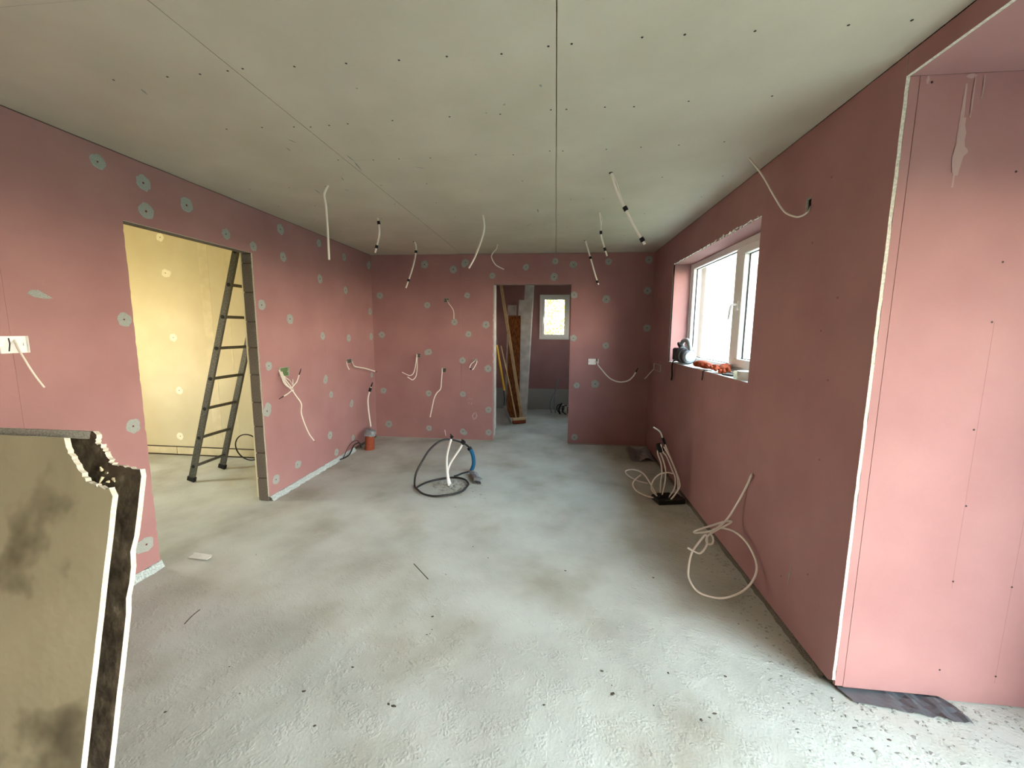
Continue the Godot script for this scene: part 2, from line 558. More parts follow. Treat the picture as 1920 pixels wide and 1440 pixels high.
func build_ceiling() -> void:
	var c := struct("ceiling")
	var g := 0.0016
	var cols := [[XL, -1.2297, [ZB, -3.62, -1.22, 1.18, ZR]], [-1.2297, -0.0188, [ZB, -4.81, -2.41, -0.01, ZR]], [-0.0188, XR, [ZB, -3.22, -0.82, 1.58, ZR]]]
	for k in 3:
		var col = cols[k]
		var x0: float = col[0] + (0.0 if k == 0 else (0.0012 if k == 1 else g))
		var x1: float = col[1] - (0.0012 if k == 0 else (g if k == 1 else 0.0))
		for j in 4:
			var poly := rect(x0, x1, -col[2][j + 1] + 0.0003, -col[2][j] - 0.0003)
			board("board", poly, Vector3(0, H, 0), Vector3.RIGHT, Vector3.FORWARD, Vector3.DOWN, 0.0125, mats.ivory, mats.grey_paper, c, [-1])
	obj("joist_deck", bx(XL - 0.1, XR + 0.3, H + 0.09, H + 0.25, ZB - 0.05, ZR + 0.1), mats.pine, c)
	var sc := MB.new()
	sc.lathe(Transform3D(Basis(Vector3.RIGHT, PI), Vector3.ZERO), [Vector2(0.0, 0.0006), Vector2(0.0042, 0.0006), Vector2(0.0052, -0.001)], 10)
	var scm := sc.mesh()
	var at: Array = [Vector2(-0.047, -1.548), Vector2(0.032, -1.543), Vector2(0.263, -1.533), Vector2(0.399, -1.533), Vector2(0.619, -1.537), Vector2(0.899, -1.537), Vector2(1.079, -1.533), Vector2(-0.212, -1.572), Vector2(-0.408, -1.568), Vector2(-0.586, -1.572), Vector2(-0.787, -1.572), Vector2(-0.989, -1.572), Vector2(-1.192, -1.566), Vector2(-1.259, -1.573), Vector2(-1.382, -1.582), Vector2(-1.524, -1.586), Vector2(-1.757, -1.585), Vector2(-0.043, -1.959), Vector2(0.025, -1.961), Vector2(0.191, -1.958), Vector2(0.316, -1.965), Vector2(0.537, -1.942), Vector2(0.865, -1.932), Vector2(-0.271, -1.976), Vector2(-0.505, -1.978), Vector2(-0.780, -1.988), Vector2(-1.005, -1.999), Vector2(-1.102, -2.006), Vector2(-1.201, -2.013), Vector2(-1.282, -2.006), Vector2(-1.441, -1.997), Vector2(-1.627, -1.997), Vector2(-0.054, -2.379), Vector2(0.016, -2.385), Vector2(0.248, -2.384), Vector2(0.427, -2.374), Vector2(0.618, -2.365), Vector2(0.837, -2.346), Vector2(-0.257, -2.410), Vector2(-0.464, -2.392), Vector2(-0.730, -2.413), Vector2(-0.914, -2.412), Vector2(-1.068, -2.414), Vector2(-1.272, -2.397)]
	for row in 6:
		var z := -2.82 - row * 0.41
		for q in 11:
			if rng.randf() < 0.75:
				at.append(Vector2(-2.2 + q * 0.32 + rng.randf_range(-0.05, 0.05), z + rng.randf_range(-0.015, 0.015)))
	for p in at:
		obj("screw_head", scm, mats.screw, c).position = Vector3(p.x, H, p.y)
	for s in [[Vector2(-1.394, -2.125), Vector2(-1.377, -2.169)], [Vector2(-1.465, -2.219), Vector2(-1.473, -2.259)], [Vector2(-1.189, -2.338), Vector2(-1.187, -2.419)], [Vector2(-1.190, -2.427), Vector2(-1.211, -2.563)], [Vector2(-0.862, -2.533), Vector2(-0.806, -2.562)], [Vector2(-1.392, -2.655), Vector2(-1.408, -2.711)], [Vector2(-1.701, -2.863), Vector2(-1.715, -2.965)], [Vector2(-1.491, -2.880), Vector2(-1.474, -2.915)], [Vector2(-1.707, -1.648), Vector2(-1.725, -1.692)], [Vector2(-0.083, -1.765), Vector2(-0.079, -1.783)], [Vector2(-0.167, -3.453), Vector2(-0.166, -3.543)], [Vector2(-0.295, -3.991), Vector2(-0.240, -3.898)], [Vector2(-0.822, -1.720), Vector2(-0.823, -1.731)], [Vector2(-0.333, -1.956), Vector2(-0.330, -1.966)], [Vector2(-0.247, -1.906), Vector2(-0.238, -1.890)]]:
		var a := Vector3(s[0].x, H - 0.0003, s[0].y)
		var b := Vector3(s[1].x, H - 0.0003, s[1].y)
		var t := MB.new()
		t.tube([a, a.lerp(b, 0.3), a.lerp(b, 0.7), b], [0.001, 0.005, 0.004, 0.001], 6, 0.15)
		obj("scuff", t, mats.filler, c)


# ---------------------------------------------------------------- fixings
var fix_meshes := []


func fixing(parent: Node3D, at: Vector3, w: Vector3, m: Material, scale := 1.0) -> void:
	if fix_meshes.is_empty():
		for k in 6:
			var d := MB.new()
			var inner := []
			var mid := []
			var outer := []
			var pts := 16
			for j in pts:
				var an := TAU * j / pts
				var c := Vector3(cos(an), sin(an), 0)
				var st := 1.0 + (0.5 if k == 3 and j < 4 else 0.0)
				inner.append(c * 0.0035 + Vector3(0, 0, -0.0008))
				mid.append(c * rng.randf_range(0.020, 0.026) * st + Vector3(0, 0, 0.0012))
				outer.append(c * rng.randf_range(0.029, 0.036) * st + Vector3(0, 0, -0.0002))
			for j in pts:
				var j2 := (j + 1) % pts
				d.flat(inner[j], inner[j2], mid[j2], mid[j], Vector3(0, 0, 1))
				d.flat(mid[j], mid[j2], outer[j2], outer[j], Vector3(0, 0, 1))
			var s := MB.new()
			s.lathe(Transform3D(Basis(Vector3.RIGHT, PI / 2), Vector3.ZERO), [Vector2(0.0, 0.0001), Vector2(0.0025, 0.0001), Vector2(0.0036, -0.0007)], 10)
			fix_meshes.append([d.mesh(), s.mesh()])
	var k := rng.randi() % fix_meshes.size()
	var o := obj("fixing", fix_meshes[k][0], m, parent)
	var up := Vector3.UP
	o.transform = Transform3D(Basis(up.cross(w), up, w).rotated(w, rng.randf() * TAU).scaled(Vector3.ONE * scale), at + w * 0.0008)
	obj("screw_head", fix_meshes[k][1], mats.screw, o)


# ---------------------------------------------------------------- left wall, with the hall doorway
func build_wall_left() -> void:
	var w := struct("wall_left")
	var o := Vector3(XL, 0, 0)
	var U := Vector3.FORWARD
	var V := Vector3.UP
	var N := Vector3.RIGHT
	var b := 0.042
	var t := H - 0.004
	var g := 0.0004
	var h3 := _with_boxes(rect(4.17 + g, 5.366, b, t), 4.17 + g, [[4.681, 1.118, 0.13, 0.05]])
	board("board", h3[0], o, U, V, N, 0.0125, mats.pink, mats.gypsum, w, h3[1])
	for s in [[-2.2, -0.8], [-0.8, 0.4], [0.4, 1.62]]:
		board("board", rect(s[0] + g, s[1] - g, b, t), o, U, V, N, 0.0125, mats.pink, mats.gypsum, w)
	var p1 := [Vector2(1.62 + g, b), Vector2(2.18, b), Vector2(2.18, 2.104), Vector2(2.92 - g, 2.104), Vector2(2.92 - g, t), Vector2(1.62 + g, t)]
	p1 = ragged(p1, 1, -0.006, 0.03)
	board("board", p1, o, U, V, N, 0.0125, mats.pink, mats.gypsum, w)
	var p2 := [Vector2(2.92 + g, 2.104), Vector2(3.184, 2.104), Vector2(3.184, b), Vector2(4.17 - g, b), Vector2(4.17 - g, t), Vector2(2.92 + g, t)]
	p2 = ragged(p2, 1, 0.004, 0.05)
	board("board", p2, o, U, V, N, 0.0125, mats.pink, mats.gypsum, w)
	# blockwork core
	var x0 := XL - 0.014
	var x1 := XL - 0.104
	var core := bx(x1, x0, 0, 3.3, -2.175, ZR)
	bx(x1, x0, 2.25, 3.3, -3.6, -2.175, 0, core)
	bx(x1, x0, 0, 3.3, ZB - 0.1, -3.63, 0, core)
	bx(x1 + 0.006, x0 - 0.006, 0, 2.11, -3.63, -3.196, 0, core)
	bx(x1, x0, 2.11, 2.25, -3.63, -3.35, 0, core)
	obj("mortar", core, mats.joint, w)
	obj("lintel", bx(x1, x0, 2.106, 2.25, -3.35, -2.1, 0.004), mats.block, w)
	var ys: Array = [0.0, .206, .431, .666, .875, 1.112, 1.34, 1.555, 1.793, 2.026, 2.104]
	for k in ys.size() - 1:
		var j := rng.randf_range(-0.003, 0.003)
		var m := bx(x1 + 0.001, x0 - 0.0005, ys[k] + 0.005, ys[k + 1] - 0.005, -3.63, -3.187 + j, 0.004)
		obj("block", m, mats.block, w)
	# hall side lining
	for q in [rect(-2.2, 2.186, 0.03, 3.28), rect(2.186, 3.19, 2.11, 3.28), rect(3.19, 4.26, 0.03, 3.28)]:
		board("hall_lining", q, Vector3(XL - 0.1165, 0, 0), U, V, -N, 0.012, mats.cream, mats.gypsum, w)
	for p in [Vector2(2.126, 1.546), Vector2(2.109, 0.926), Vector2(2.107, 0.188), Vector2(2.081, 2.378), Vector2(2.325, 2.352), Vector2(2.324, 2.191), Vector2(2.610, 2.307), Vector2(2.928, 2.194), Vector2(3.203, 2.159), Vector2(3.571, 2.138), Vector2(3.558, 2.375), Vector2(4.158, 2.377), Vector2(4.144, 2.015), Vector2(4.662, 2.324), Vector2(4.666, 1.950), Vector2(5.292, 2.323), Vector2(3.254, 1.694), Vector2(3.615, 1.589), Vector2(4.139, 1.424), Vector2(4.692, 1.392), Vector2(5.290, 1.732), Vector2(5.295, 1.401), Vector2(3.287, 1.180), Vector2(4.146, 0.951), Vector2(4.247, 0.778), Vector2(4.687, 0.591), Vector2(5.269, 0.887), Vector2(3.228, 0.794), Vector2(4.185, 0.335), Vector2(4.691, 0.170), Vector2(4.299, 0.106), Vector2(3.592, 0.197), Vector2(3.282, 0.162)]:
		fixing(w, Vector3(XL, p.y, -p.x), N, mats.filler, rng.randf_range(1.15, 1.5))
	# long smear of filler
	var sm := MB.new()
	var pr := MB.new()
	pr.prism(PackedVector2Array([Vector2(1.70, 1.655), Vector2(1.715, 1.672), Vector2(1.745, 1.675), Vector2(1.775, 1.655), Vector2(1.80, 1.640), Vector2(1.77, 1.635), Vector2(1.725, 1.640)]), Vector3(XL + 0.0015, 0, 0), U, V, N, 0.0015, sm)
	obj("filler_smear", pr, mats.filler, w)
	# mortar fillet along the foot of the wall
	var tr := struct("trim_1")
	for s in [[3.19, 4.72], [1.7, 2.185]]:
		var m := MB.new()
		var n := int((s[1] - s[0]) / 0.04)
		var prev := []
		for k in n + 1:
			var z: float = -lerpf(s[0], s[1], float(k) / n)
			var a := rng.randf_range(0.034, 0.046)
			var d := rng.randf_range(0.022, 0.040)
			var ring := [Vector3(XL - 0.013, 0.041, z), Vector3(XL + 0.004, a, z), Vector3(XL + d * 0.5, a * 0.55, z), Vector3(XL + d, -0.002, z)]
			if prev.size():
				for q in 3:
					m.flat(prev[q], ring[q], ring[q + 1], prev[q + 1], Vector3(1, 1, 0))
			prev = ring
		obj("mortar_fillet", m, mats.mortar, tr)


# ---------------------------------------------------------------- back wall, with the utility doorway
func build_wall_back() -> void:
	var w := struct("wall_back")
	var o := Vector3(0, 0, ZB)
	var U := Vector3.RIGHT
	var V := Vector3.UP
	var N := Vector3.BACK
	var b := 0.018
	var t := H - 0.004
	var g := 0.0009
	var h0 := _with_boxes(rect(XL, -1.247 - g, b, t), XL, [[-1.830, 1.150, 0.06, 0.055], [-1.487, 0.961, 0.06, 0.055], [-1.438, 1.884, 0.075, 0.05]])
	board("board", h0[0], o, U, V, N, 0.0125, mats.pink, mats.gypsum, w, h0[1])
	var p1 := [Vector2(-1.247 + g, b), Vector2(-0.813, b), Vector2(-0.813, 2.085), Vector2(-0.025 - g, 2.085), Vector2(-0.025 - g, t), Vector2(-1.247 + g, t)]
	p1 = ragged(ragged(p1, 2, -0.008, 0.03), 1, -0.008, 0.03)
	var h1 := _with_boxes(p1, -1.247 + g, [[-1.057, 1.105, 0.05, 0.04]])
	board("board", h1[0], o, U, V, N, 0.0125, mats.pink, mats.gypsum, w, h1[1])
	var p2 := [Vector2(-0.025 + g, 2.085), Vector2(0.187, 2.085), Vector2(0.187, b), Vector2(XR, b), Vector2(XR, t), Vector2(-0.025 + g, t)]
	board("board", p2, o, U, V, N, 0.0125, mats.pink, mats.gypsum, w)
	var z0 := ZB - 0.013
	var z1 := ZB - 0.115
	var core := bx(XL - 0.1, -0.822, 0, H + 0.1, z1, z0)
	bx(0.197, XR + 0.3, 0, H + 0.1, z1, z0, 0, core)
	bx(-0.822, 0.197, 2.20, H + 0.1, z1, z0, 0, core)
	obj("blockwork", core, mats.rubble, w)
	obj("lintel", bx(-1.0, 0.36, 2.092, 2.21, z1 - 0.001, z0 + 0.0005), mats.block, w)
	for q in [rect(-1.3, -0.819, 0.02, H), rect(-0.819, 0.194, 2.089, H), rect(0.194, XR, 0.02, H)]:
		board("utility_lining", q, Vector3(0, 0, ZB - 0.127), U, V, -N, 0.012, mats.pink, mats.gypsum, w)
	for p in [Vector2(-1.725, 2.343), Vector2(-1.341, 2.279), Vector2(-1.178, 2.365), Vector2(-0.830, 2.196), Vector2(-0.397, 2.300), Vector2(-2.348, 1.946), Vector2(-1.699, 1.822), Vector2(-1.160, 1.946), Vector2(-1.334, 1.601), Vector2(-0.913, 1.569), Vector2(-1.148, 1.442), Vector2(-2.336, 1.423), Vector2(-1.688, 1.202), Vector2(-1.230, 1.095), Vector2(-1.699, 0.637), Vector2(-1.226, 0.641), Vector2(-0.884, 0.994), Vector2(-0.877, 0.439), Vector2(-2.339, 0.665), Vector2(-2.278, 0.195), Vector2(-1.708, 0.154), Vector2(-1.230, 0.125), Vector2(-0.876, 0.123), Vector2(-0.036, 2.178), Vector2(-0.027, 2.369), Vector2(0.225, 1.953), Vector2(0.227, 1.407), Vector2(0.285, 0.792), Vector2(0.277, 0.098), Vector2(0.201, 2.328), Vector2(0.635, 2.363), Vector2(0.626, 1.900), Vector2(0.642, 1.317), Vector2(1.142, 1.544), Vector2(1.125, 2.005), Vector2(1.125, 2.378), Vector2(0.525, 0.818)]:
		fixing(w, Vector3(p.x, p.y, ZB), N, mats.filler, rng.randf_range(1.2, 1.55))
	for e in [[0.03, 0.045, 0.3], [0.02, 0.05, 0.5], [0.035, 0.03, 0.1]]:
		var ring := []
		for k in 25:
			var an := TAU * k / 24.0
			ring.append(Vector3(-1.066 + cos(an) * e[0] + sin(an) * e[2] * 0.02, 0.346 + sin(an) * e[1], ZB + 0.0004))
		var m := MB.new()
		m.tube(ring, 0.0018, 5)
		obj("chalk_scribble", m, mats.chalk, w)
	for k in 9:
		var c := Vector3(-1.117 + rng.randf_range(-0.07, 0.06), 0.62 + rng.randf_range(-0.12, 0.12), ZB + 0.0003)
		var m := MB.new()
		m.tube([c, c + Vector3(rng.randf_range(-0.01, 0.025), rng.randf_range(0.0, 0.02), 0)], 0.002, 5)
		obj("chalk_mark", m, mats.chalk, w)


# ---------------------------------------------------------------- right wall, with the kitchen window opening
func build_wall_right() -> void:
	var w := struct("wall_right")
	var o := Vector3(XR, 0, 0)
	var U := Vector3.FORWARD
	var V := Vector3.UP
	var N := Vector3.LEFT
	var b := 0.03
	var t := H - 0.004
	var p0 := ragged([Vector2(1.691, b + 0.02), Vector2(1.715, b), Vector2(2.5996, b), Vector2(2.5996, t), Vector2(1.691, t)], 4, -0.003, 0.04)
	# a cut-out for a cable beside the window
	var hole := [Vector2(2.185, 2.088), Vector2(2.185, 2.148), Vector2(2.228, 2.142), Vector2(2.228, 2.08)]
	var low := []
	low.append_array(p0)
	var at_ := _nearest(low, hole[0])
	board("board", _with_hole(low, hole), o, U, V, N, 0.0125, mats.pink, mats.gypsum, w, [at_, at_ + hole.size() + 1, -1])
	var p1 := [Vector2(2.6004, b), Vector2(3.7496, b), Vector2(3.7496, 1.192), Vector2(2.67, 1.192), Vector2(2.67, 2.188), Vector2(3.7496, 2.188), Vector2(3.7496, t), Vector2(2.6004, t)]
	p1 = ragged(p1, 4, -0.022, 0.028)
	board("board", p1, o, U, V, N, 0.0125, mats.pink, mats.gypsum, w)
	var p2 := [Vector2(3.7504, b), Vector2(5.366, b), Vector2(5.366, t), Vector2(3.7504, t), Vector2(3.7504, 2.188), Vector2(4.50, 2.188), Vector2(4.50, 1.185), Vector2(3.7504, 1.192)]
	p2 = ragged(p2, 4, -0.02, 0.028)
	board("board", p2, o, U, V, N, 0.0125, mats.pink, mats.gypsum, w)
	# the board over the alcove opening
	board("board", rect(-2.2, 1.690, HL, t), o, U, V, N, 0.0125, mats.pink, mats.gypsum, w)
	var x0 := XR + 0.03
	var x1 := XR + 0.33
	var core := bx(x0, x1, 0, 2.06, -2.655, ZP - 0.03)
	bx(x0, x1, 2.17, H + 0.16, -2.655, ZP - 0.03, 0, core)
	bx(x0, x1, 2.06, 2.17, -2.655, -2.25, 0, core)
	bx(x0, x1, 2.06, 2.17, -2.16, ZP - 0.03, 0, core)
	bx(x0 + 0.12, x1, 2.06, 2.17, -2.25, -2.16, 0, core)
	bx(x0, x1, 0, 1.17, -4.515, -2.655, 0, core)
	bx(x0, x1, 2.205, H + 0.16, -4.515, -2.655, 0, core)
	bx(x0, x1, 0, H + 0.16, ZB - 0.2, -4.515, 0, core)
	bx(x0, XG + 0.2, HL + 0.014, H + 0.16, ZP - 0.03, ZR, 0, core)
	obj("blockwork", core, mats.block, w)
	obj("sole_plate", bx(XR + 0.014, XR + 0.029, 0.0, 0.12, ZB + 0.01, -2.655), mats.joint, w)
	# window reveal: head, far cheek, near cheek, sill board
	obj("reveal_head", bx(XR + 0.013, XR + 0.19, 2.188, 2.2, -4.512, -2.658), mats.pink, w)
	obj("reveal_cheek", bx(XR + 0.0005, XR + 0.19, 1.185, 2.1879, -4.512, -4.50), mats.pink, w)
	obj("reveal_cheek", bx(XR + 0.0005, XR + 0.19, 1.185, 2.1879, -2.67, -2.658), mats.pink, w)
	obj("window_board", bx(XR + 0.001, XR + 0.19, 1.172, 1.1915, -4.4995, -2.6705, 0.002), mats.white_board, w)
	obj("corner_bead", bx(XR + 0.175, XR + 0.183, 1.20, 2.186, -4.4995, -4.494), mats.upvc, w)
	# filler crumbs along the broken head
	for k in 26:
		var z := -2.72 - 1.75 * k / 26.0 + rng.randf_range(-0.02, 0.02)
		var m := MB.new()
		m.tube([Vector3(XR + 0.004, 2.185, z), Vector3(XR + 0.003, 2.192 + rng.randf() * 0.008, z + rng.randf_range(-0.03, 0.03))], rng.randf_range(0.003, 0.006), 5)
		obj("filler_crumb", m, mats.gypsum, w)
	var sc := MB.new()
	sc.lathe(Transform3D(Basis(Vector3.FORWARD, -PI / 2), Vector3.ZERO), [Vector2(0.0, 0.0006), Vector2(0.0042, 0.0006), Vector2(0.0048, -0.001)], 10)
	var scm := sc.mesh()
	for p in [Vector2(1.921, 1.654), Vector2(1.925, 1.298), Vector2(2.132, 1.276), Vector2(1.923, 0.938), Vector2(1.917, 0.387), Vector2(2.122, 0.248), Vector2(2.141, 1.925), Vector2(2.048, 2.185), Vector2(2.009, 1.514)]:
		obj("screw_head", scm, mats.screw, w).transform = Transform3D(Basis(Vector3.UP, PI), Vector3(XR, p.y, -p.x))
	var st := MB.new()
	st.tube([Vector3(XR - 0.0002, 0.24, -2.06), Vector3(XR - 0.0002, 0.29, -2.055), Vector3(XR - 0.0002, 0.36, -2.05)], [0.001, 0.003, 0.0008], 5)
	obj("chalk_mark", st, mats.filler, w)
	# rough mortar at the foot
	var tr := struct("trim_2")
	var m2 := MB.new()
	var prev := []
	for k in 91:
		var z := -lerpf(1.75, 5.3, k / 90.0)
		var d := rng.randf_range(0.0, 0.014)
		var ring := [Vector3(XR + 0.014, 0.022, z), Vector3(XR + 0.003 - d * 0.3, rng.randf_range(0.008, 0.020), z), Vector3(XR - 0.003 - d, -0.002, z)]
		if prev.size():
			for q in 2:
				m2.flat(prev[q], ring[q], ring[q + 1], prev[q + 1], Vector3(-1, 1, 0))
		prev = ring
	obj("mortar_foot", m2, mats.block, tr)


# a board outline with rectangular holes, each joined to the board's first side (u = edge) by a hairline cut; returns outline and the cut edges
func _with_boxes(poly: Array, edge: float, holes: Array) -> Array:
	var out := []
	var cuts := []
	holes.sort_custom(func(a, b): return a[1] > b[1])
	for k in poly.size():
		out.append(poly[k])
		var nx: Vector2 = poly[(k + 1) % poly.size()]
		if absf(poly[k].x - edge) < 1e-4 and absf(nx.x - edge) < 1e-4 and nx.y < poly[k].y:
			for q in holes:
				var c := Vector2(q[0], q[1])
				var hw: float = q[2] * 0.5
				var hh: float = q[3] * 0.5
				cuts.append(out.size())
				out.append(Vector2(edge, c.y))
				out.append_array([c + Vector2(-hw, 0), c + Vector2(-hw, hh), c + Vector2(hw * 0.2, hh * 1.12), c + Vector2(hw, hh), c + Vector2(hw * 1.06, -hh * 0.2), c + Vector2(hw, -hh), c + Vector2(-hw, -hh), c + Vector2(-hw, -0.0003)])
				cuts.append(out.size() - 1)
				out.append(Vector2(edge, c.y - 0.0003))
	return [out, cuts]


func _nearest(outer: Array, p: Vector2) -> int:
	var best := 0
	for k in outer.size():
		if outer[k].distance_to(p) < outer[best].distance_to(p):
			best = k
	return best


# an outline joined to a hole by a cut of no width
func _with_hole(outer: Array, hole: Array) -> Array:
	var best := _nearest(outer, hole[0])
	var out := []
	for k in outer.size():
		out.append(outer[k])
		if k == best:
			for j in hole.size():
				out.append(hole[j])
			out.append(hole[0] + Vector2(0.0, -0.0004))
			out.append(outer[k] + Vector2(0.0, -0.0006))
	return out


# ---------------------------------------------------------------- alcove with the glazed doors beside the camera
func build_alcove() -> void:
	var w := struct("wall_alcove")
	var o := Vector3(0, 0, ZP)
	var U := Vector3.RIGHT
	var V := Vector3.UP
	var N := Vector3.BACK
	board("board", rect(XR + 0.0128, 1.2385, 0.026, HL - 0.001), o, U, V, N, 0.0125, mats.pink, mats.gypsum, w)
	board("board", [Vector2(1.2405, 0.022), Vector2(1.60, 0.020), Vector2(1.64, 0.004), Vector2(XG, 0.004), Vector2(XG, HL - 0.001), Vector2(1.2405, HL - 0.001)], o, U, V, N, 0.0125, mats.pink, mats.gypsum, w)
	obj("blockwork", bx(XR + 0.031, XG + 0.2, 0, H + 0.16, ZP - 0.3, ZP - 0.0135), mats.joint, w)
	var sc := MB.new()
	sc.lathe(Transform3D(Basis(Vector3.RIGHT, PI / 2), Vector3.ZERO), [Vector2(0.0, 0.0006), Vector2(0.0036, 0.0006), Vector2(0.0044, -0.001)], 10)
	var scm := sc.mesh()
	for p in [Vector2(1.588, 1.762), Vector2(1.584, 1.549), Vector2(1.581, 1.146), Vector2(1.596, 0.844), Vector2(1.593, 0.529), Vector2(1.596, 0.139), Vector2(1.803, 0.131), Vector2(1.803, 0.521), Vector2(1.584, 2.068), Vector2(1.278, 2.370)]:
		obj("screw_head", scm, mats.screw, w).position = Vector3(p.x, p.y, ZP)
	for l in [[1.592, 0.5, 1.55], [1.803, 0.1, 1.3]]:
		obj("pencil_line", bx(l[0] - 0.0007, l[0] + 0.0007, l[1], l[2], ZP - 0.0002, ZP + 0.0002), mats.pencil, w)
	# dried plaster runs
	var run := 0
	for s in [[1.388, 2.02, 2.36, 0.010], [1.396, 2.06, 2.25, 0.017], [1.402, 2.11, 2.17, 0.020], [1.381, 2.07, 2.16, 0.008], [1.412, 2.25, 2.385, 0.003], [1.263, 2.365, 2.39, 0.006], [1.44, 2.31, 2.385, 0.002], [1.40, 2.375, 2.39, 0.02]]:
		var m := MB.new()
		var mm := MB.new()
		var poly := []
		var n := 9
		for k in n:
			var f := float(k) / (n - 1)
			poly.append(Vector2(s[0] - s[3] * sin(PI * clampf(f, 0.12, 0.88)) * rng.randf_range(0.7, 1.0), lerpf(s[1], s[2], f)))
		for k in n:
			var f := 1.0 - float(k) / (n - 1)
			poly.append(Vector2(s[0] + 0.0006 + s[3] * sin(PI * clampf(f, 0.12, 0.88)) * rng.randf_range(0.5, 1.0), lerpf(s[1], s[2], f)))
		run += 1
		mm.prism(PackedVector2Array(poly), Vector3(0, 0, ZP + 0.0006 + run * 0.0004), U, V, N, 0.0004 + run * 0.0004, m)
		obj("plaster_run", mm, mats.run, w)
	var s := struct("ceiling_alcove")
	board("board", rect(XR + 0.0128, XG, -1.691, 2.2), Vector3(0, HL, 0), U, Vector3.BACK, Vector3.DOWN, 0.0125, mats.pink, mats.gypsum, s)
	# glazed wall
	var g := struct("wall_glazed")
	var m := bx(XG, XG + 0.15, 2.12, H + 0.1, -1.69, ZR)
	bx(XG, XG + 0.15, 0, 2.12, 1.95, ZR, 0, m)
	bx(XG, XG + 0.15, 0, 2.12, -1.69, -1.2, 0, m)
	obj("blockwork", m, mats.pink, g)
	var d := struct("door_1")
	for z in [-1.17, 0.375, 1.92]:
		obj("stile", bx(XG + 0.03, XG + 0.10, 0.0, 2.12, z - 0.03, z + 0.03, 0.003), mats.upvc, d)
	for y in [0.03, 2.085]:
		obj("rail", bx(XG + 0.03, XG + 0.10, y - 0.03, y + 0.035, -1.2, 1.95, 0.003), mats.upvc, d)
	for z in [[-1.14, 0.345], [0.405, 1.89]]:
		obj("pane", bx(XG + 0.062, XG + 0.066, 0.065, 2.055, z[0], z[1]), mats.glass, d)
	var r := struct("wall_rear")
	obj("lining", bx(XL - 0.1, XG + 0.2, 0, H + 0.1, ZR, ZR + 0.15), mats.pink, r)
	# torn damp-proof membrane under the foot of the board
	var t := thing("damp_membrane", "crumpled black plastic membrane strip poking out under the pale alcove wall", "plastic sheet", "", Vector3(1.2, 0, -1.69))
	var q := MB.new()
	var grid := []
	for i in 29:
		var row := []
		var u := i / 28.0
		var x := lerpf(0.02, 0.415, u)
		for j in 7:
			var vv := j / 6.0
			var dep := lerpf(0.062, 0.115, u)
			var fold := (0.009 * sin(u * 30.0 + vv * 4.0) + 0.005 * sin(u * 71.0 - vv * 5.0) + 0.003 * sin(u * 13.0 + vv * 17.0)) * clampf((u - 0.25) * 3.0, 0.15, 1.0)
			var lift := 0.012 + fold * (0.5 + vv) * 0.8 + 0.012 * smoothstep(0.75, 0.95, u) * sin(vv * PI)
			row.append(Vector3(x + vv * 0.03, maxf(0.002, lift * (1.0 - 0.4 * vv)), -0.01 + vv * dep))
		grid.append(row)
	for i in 28:
		for j in 6:
			q.flat(grid[i][j], grid[i + 1][j], grid[i + 1][j + 1], grid[i][j + 1], Vector3.UP)
			var dn := Vector3(0, -0.0008, 0)
			q.flat(grid[i][j] + dn, grid[i + 1][j] + dn, grid[i + 1][j + 1] + dn, grid[i][j + 1] + dn, Vector3.DOWN)
	obj("sheet", q, mats.plastic_sheet, t)


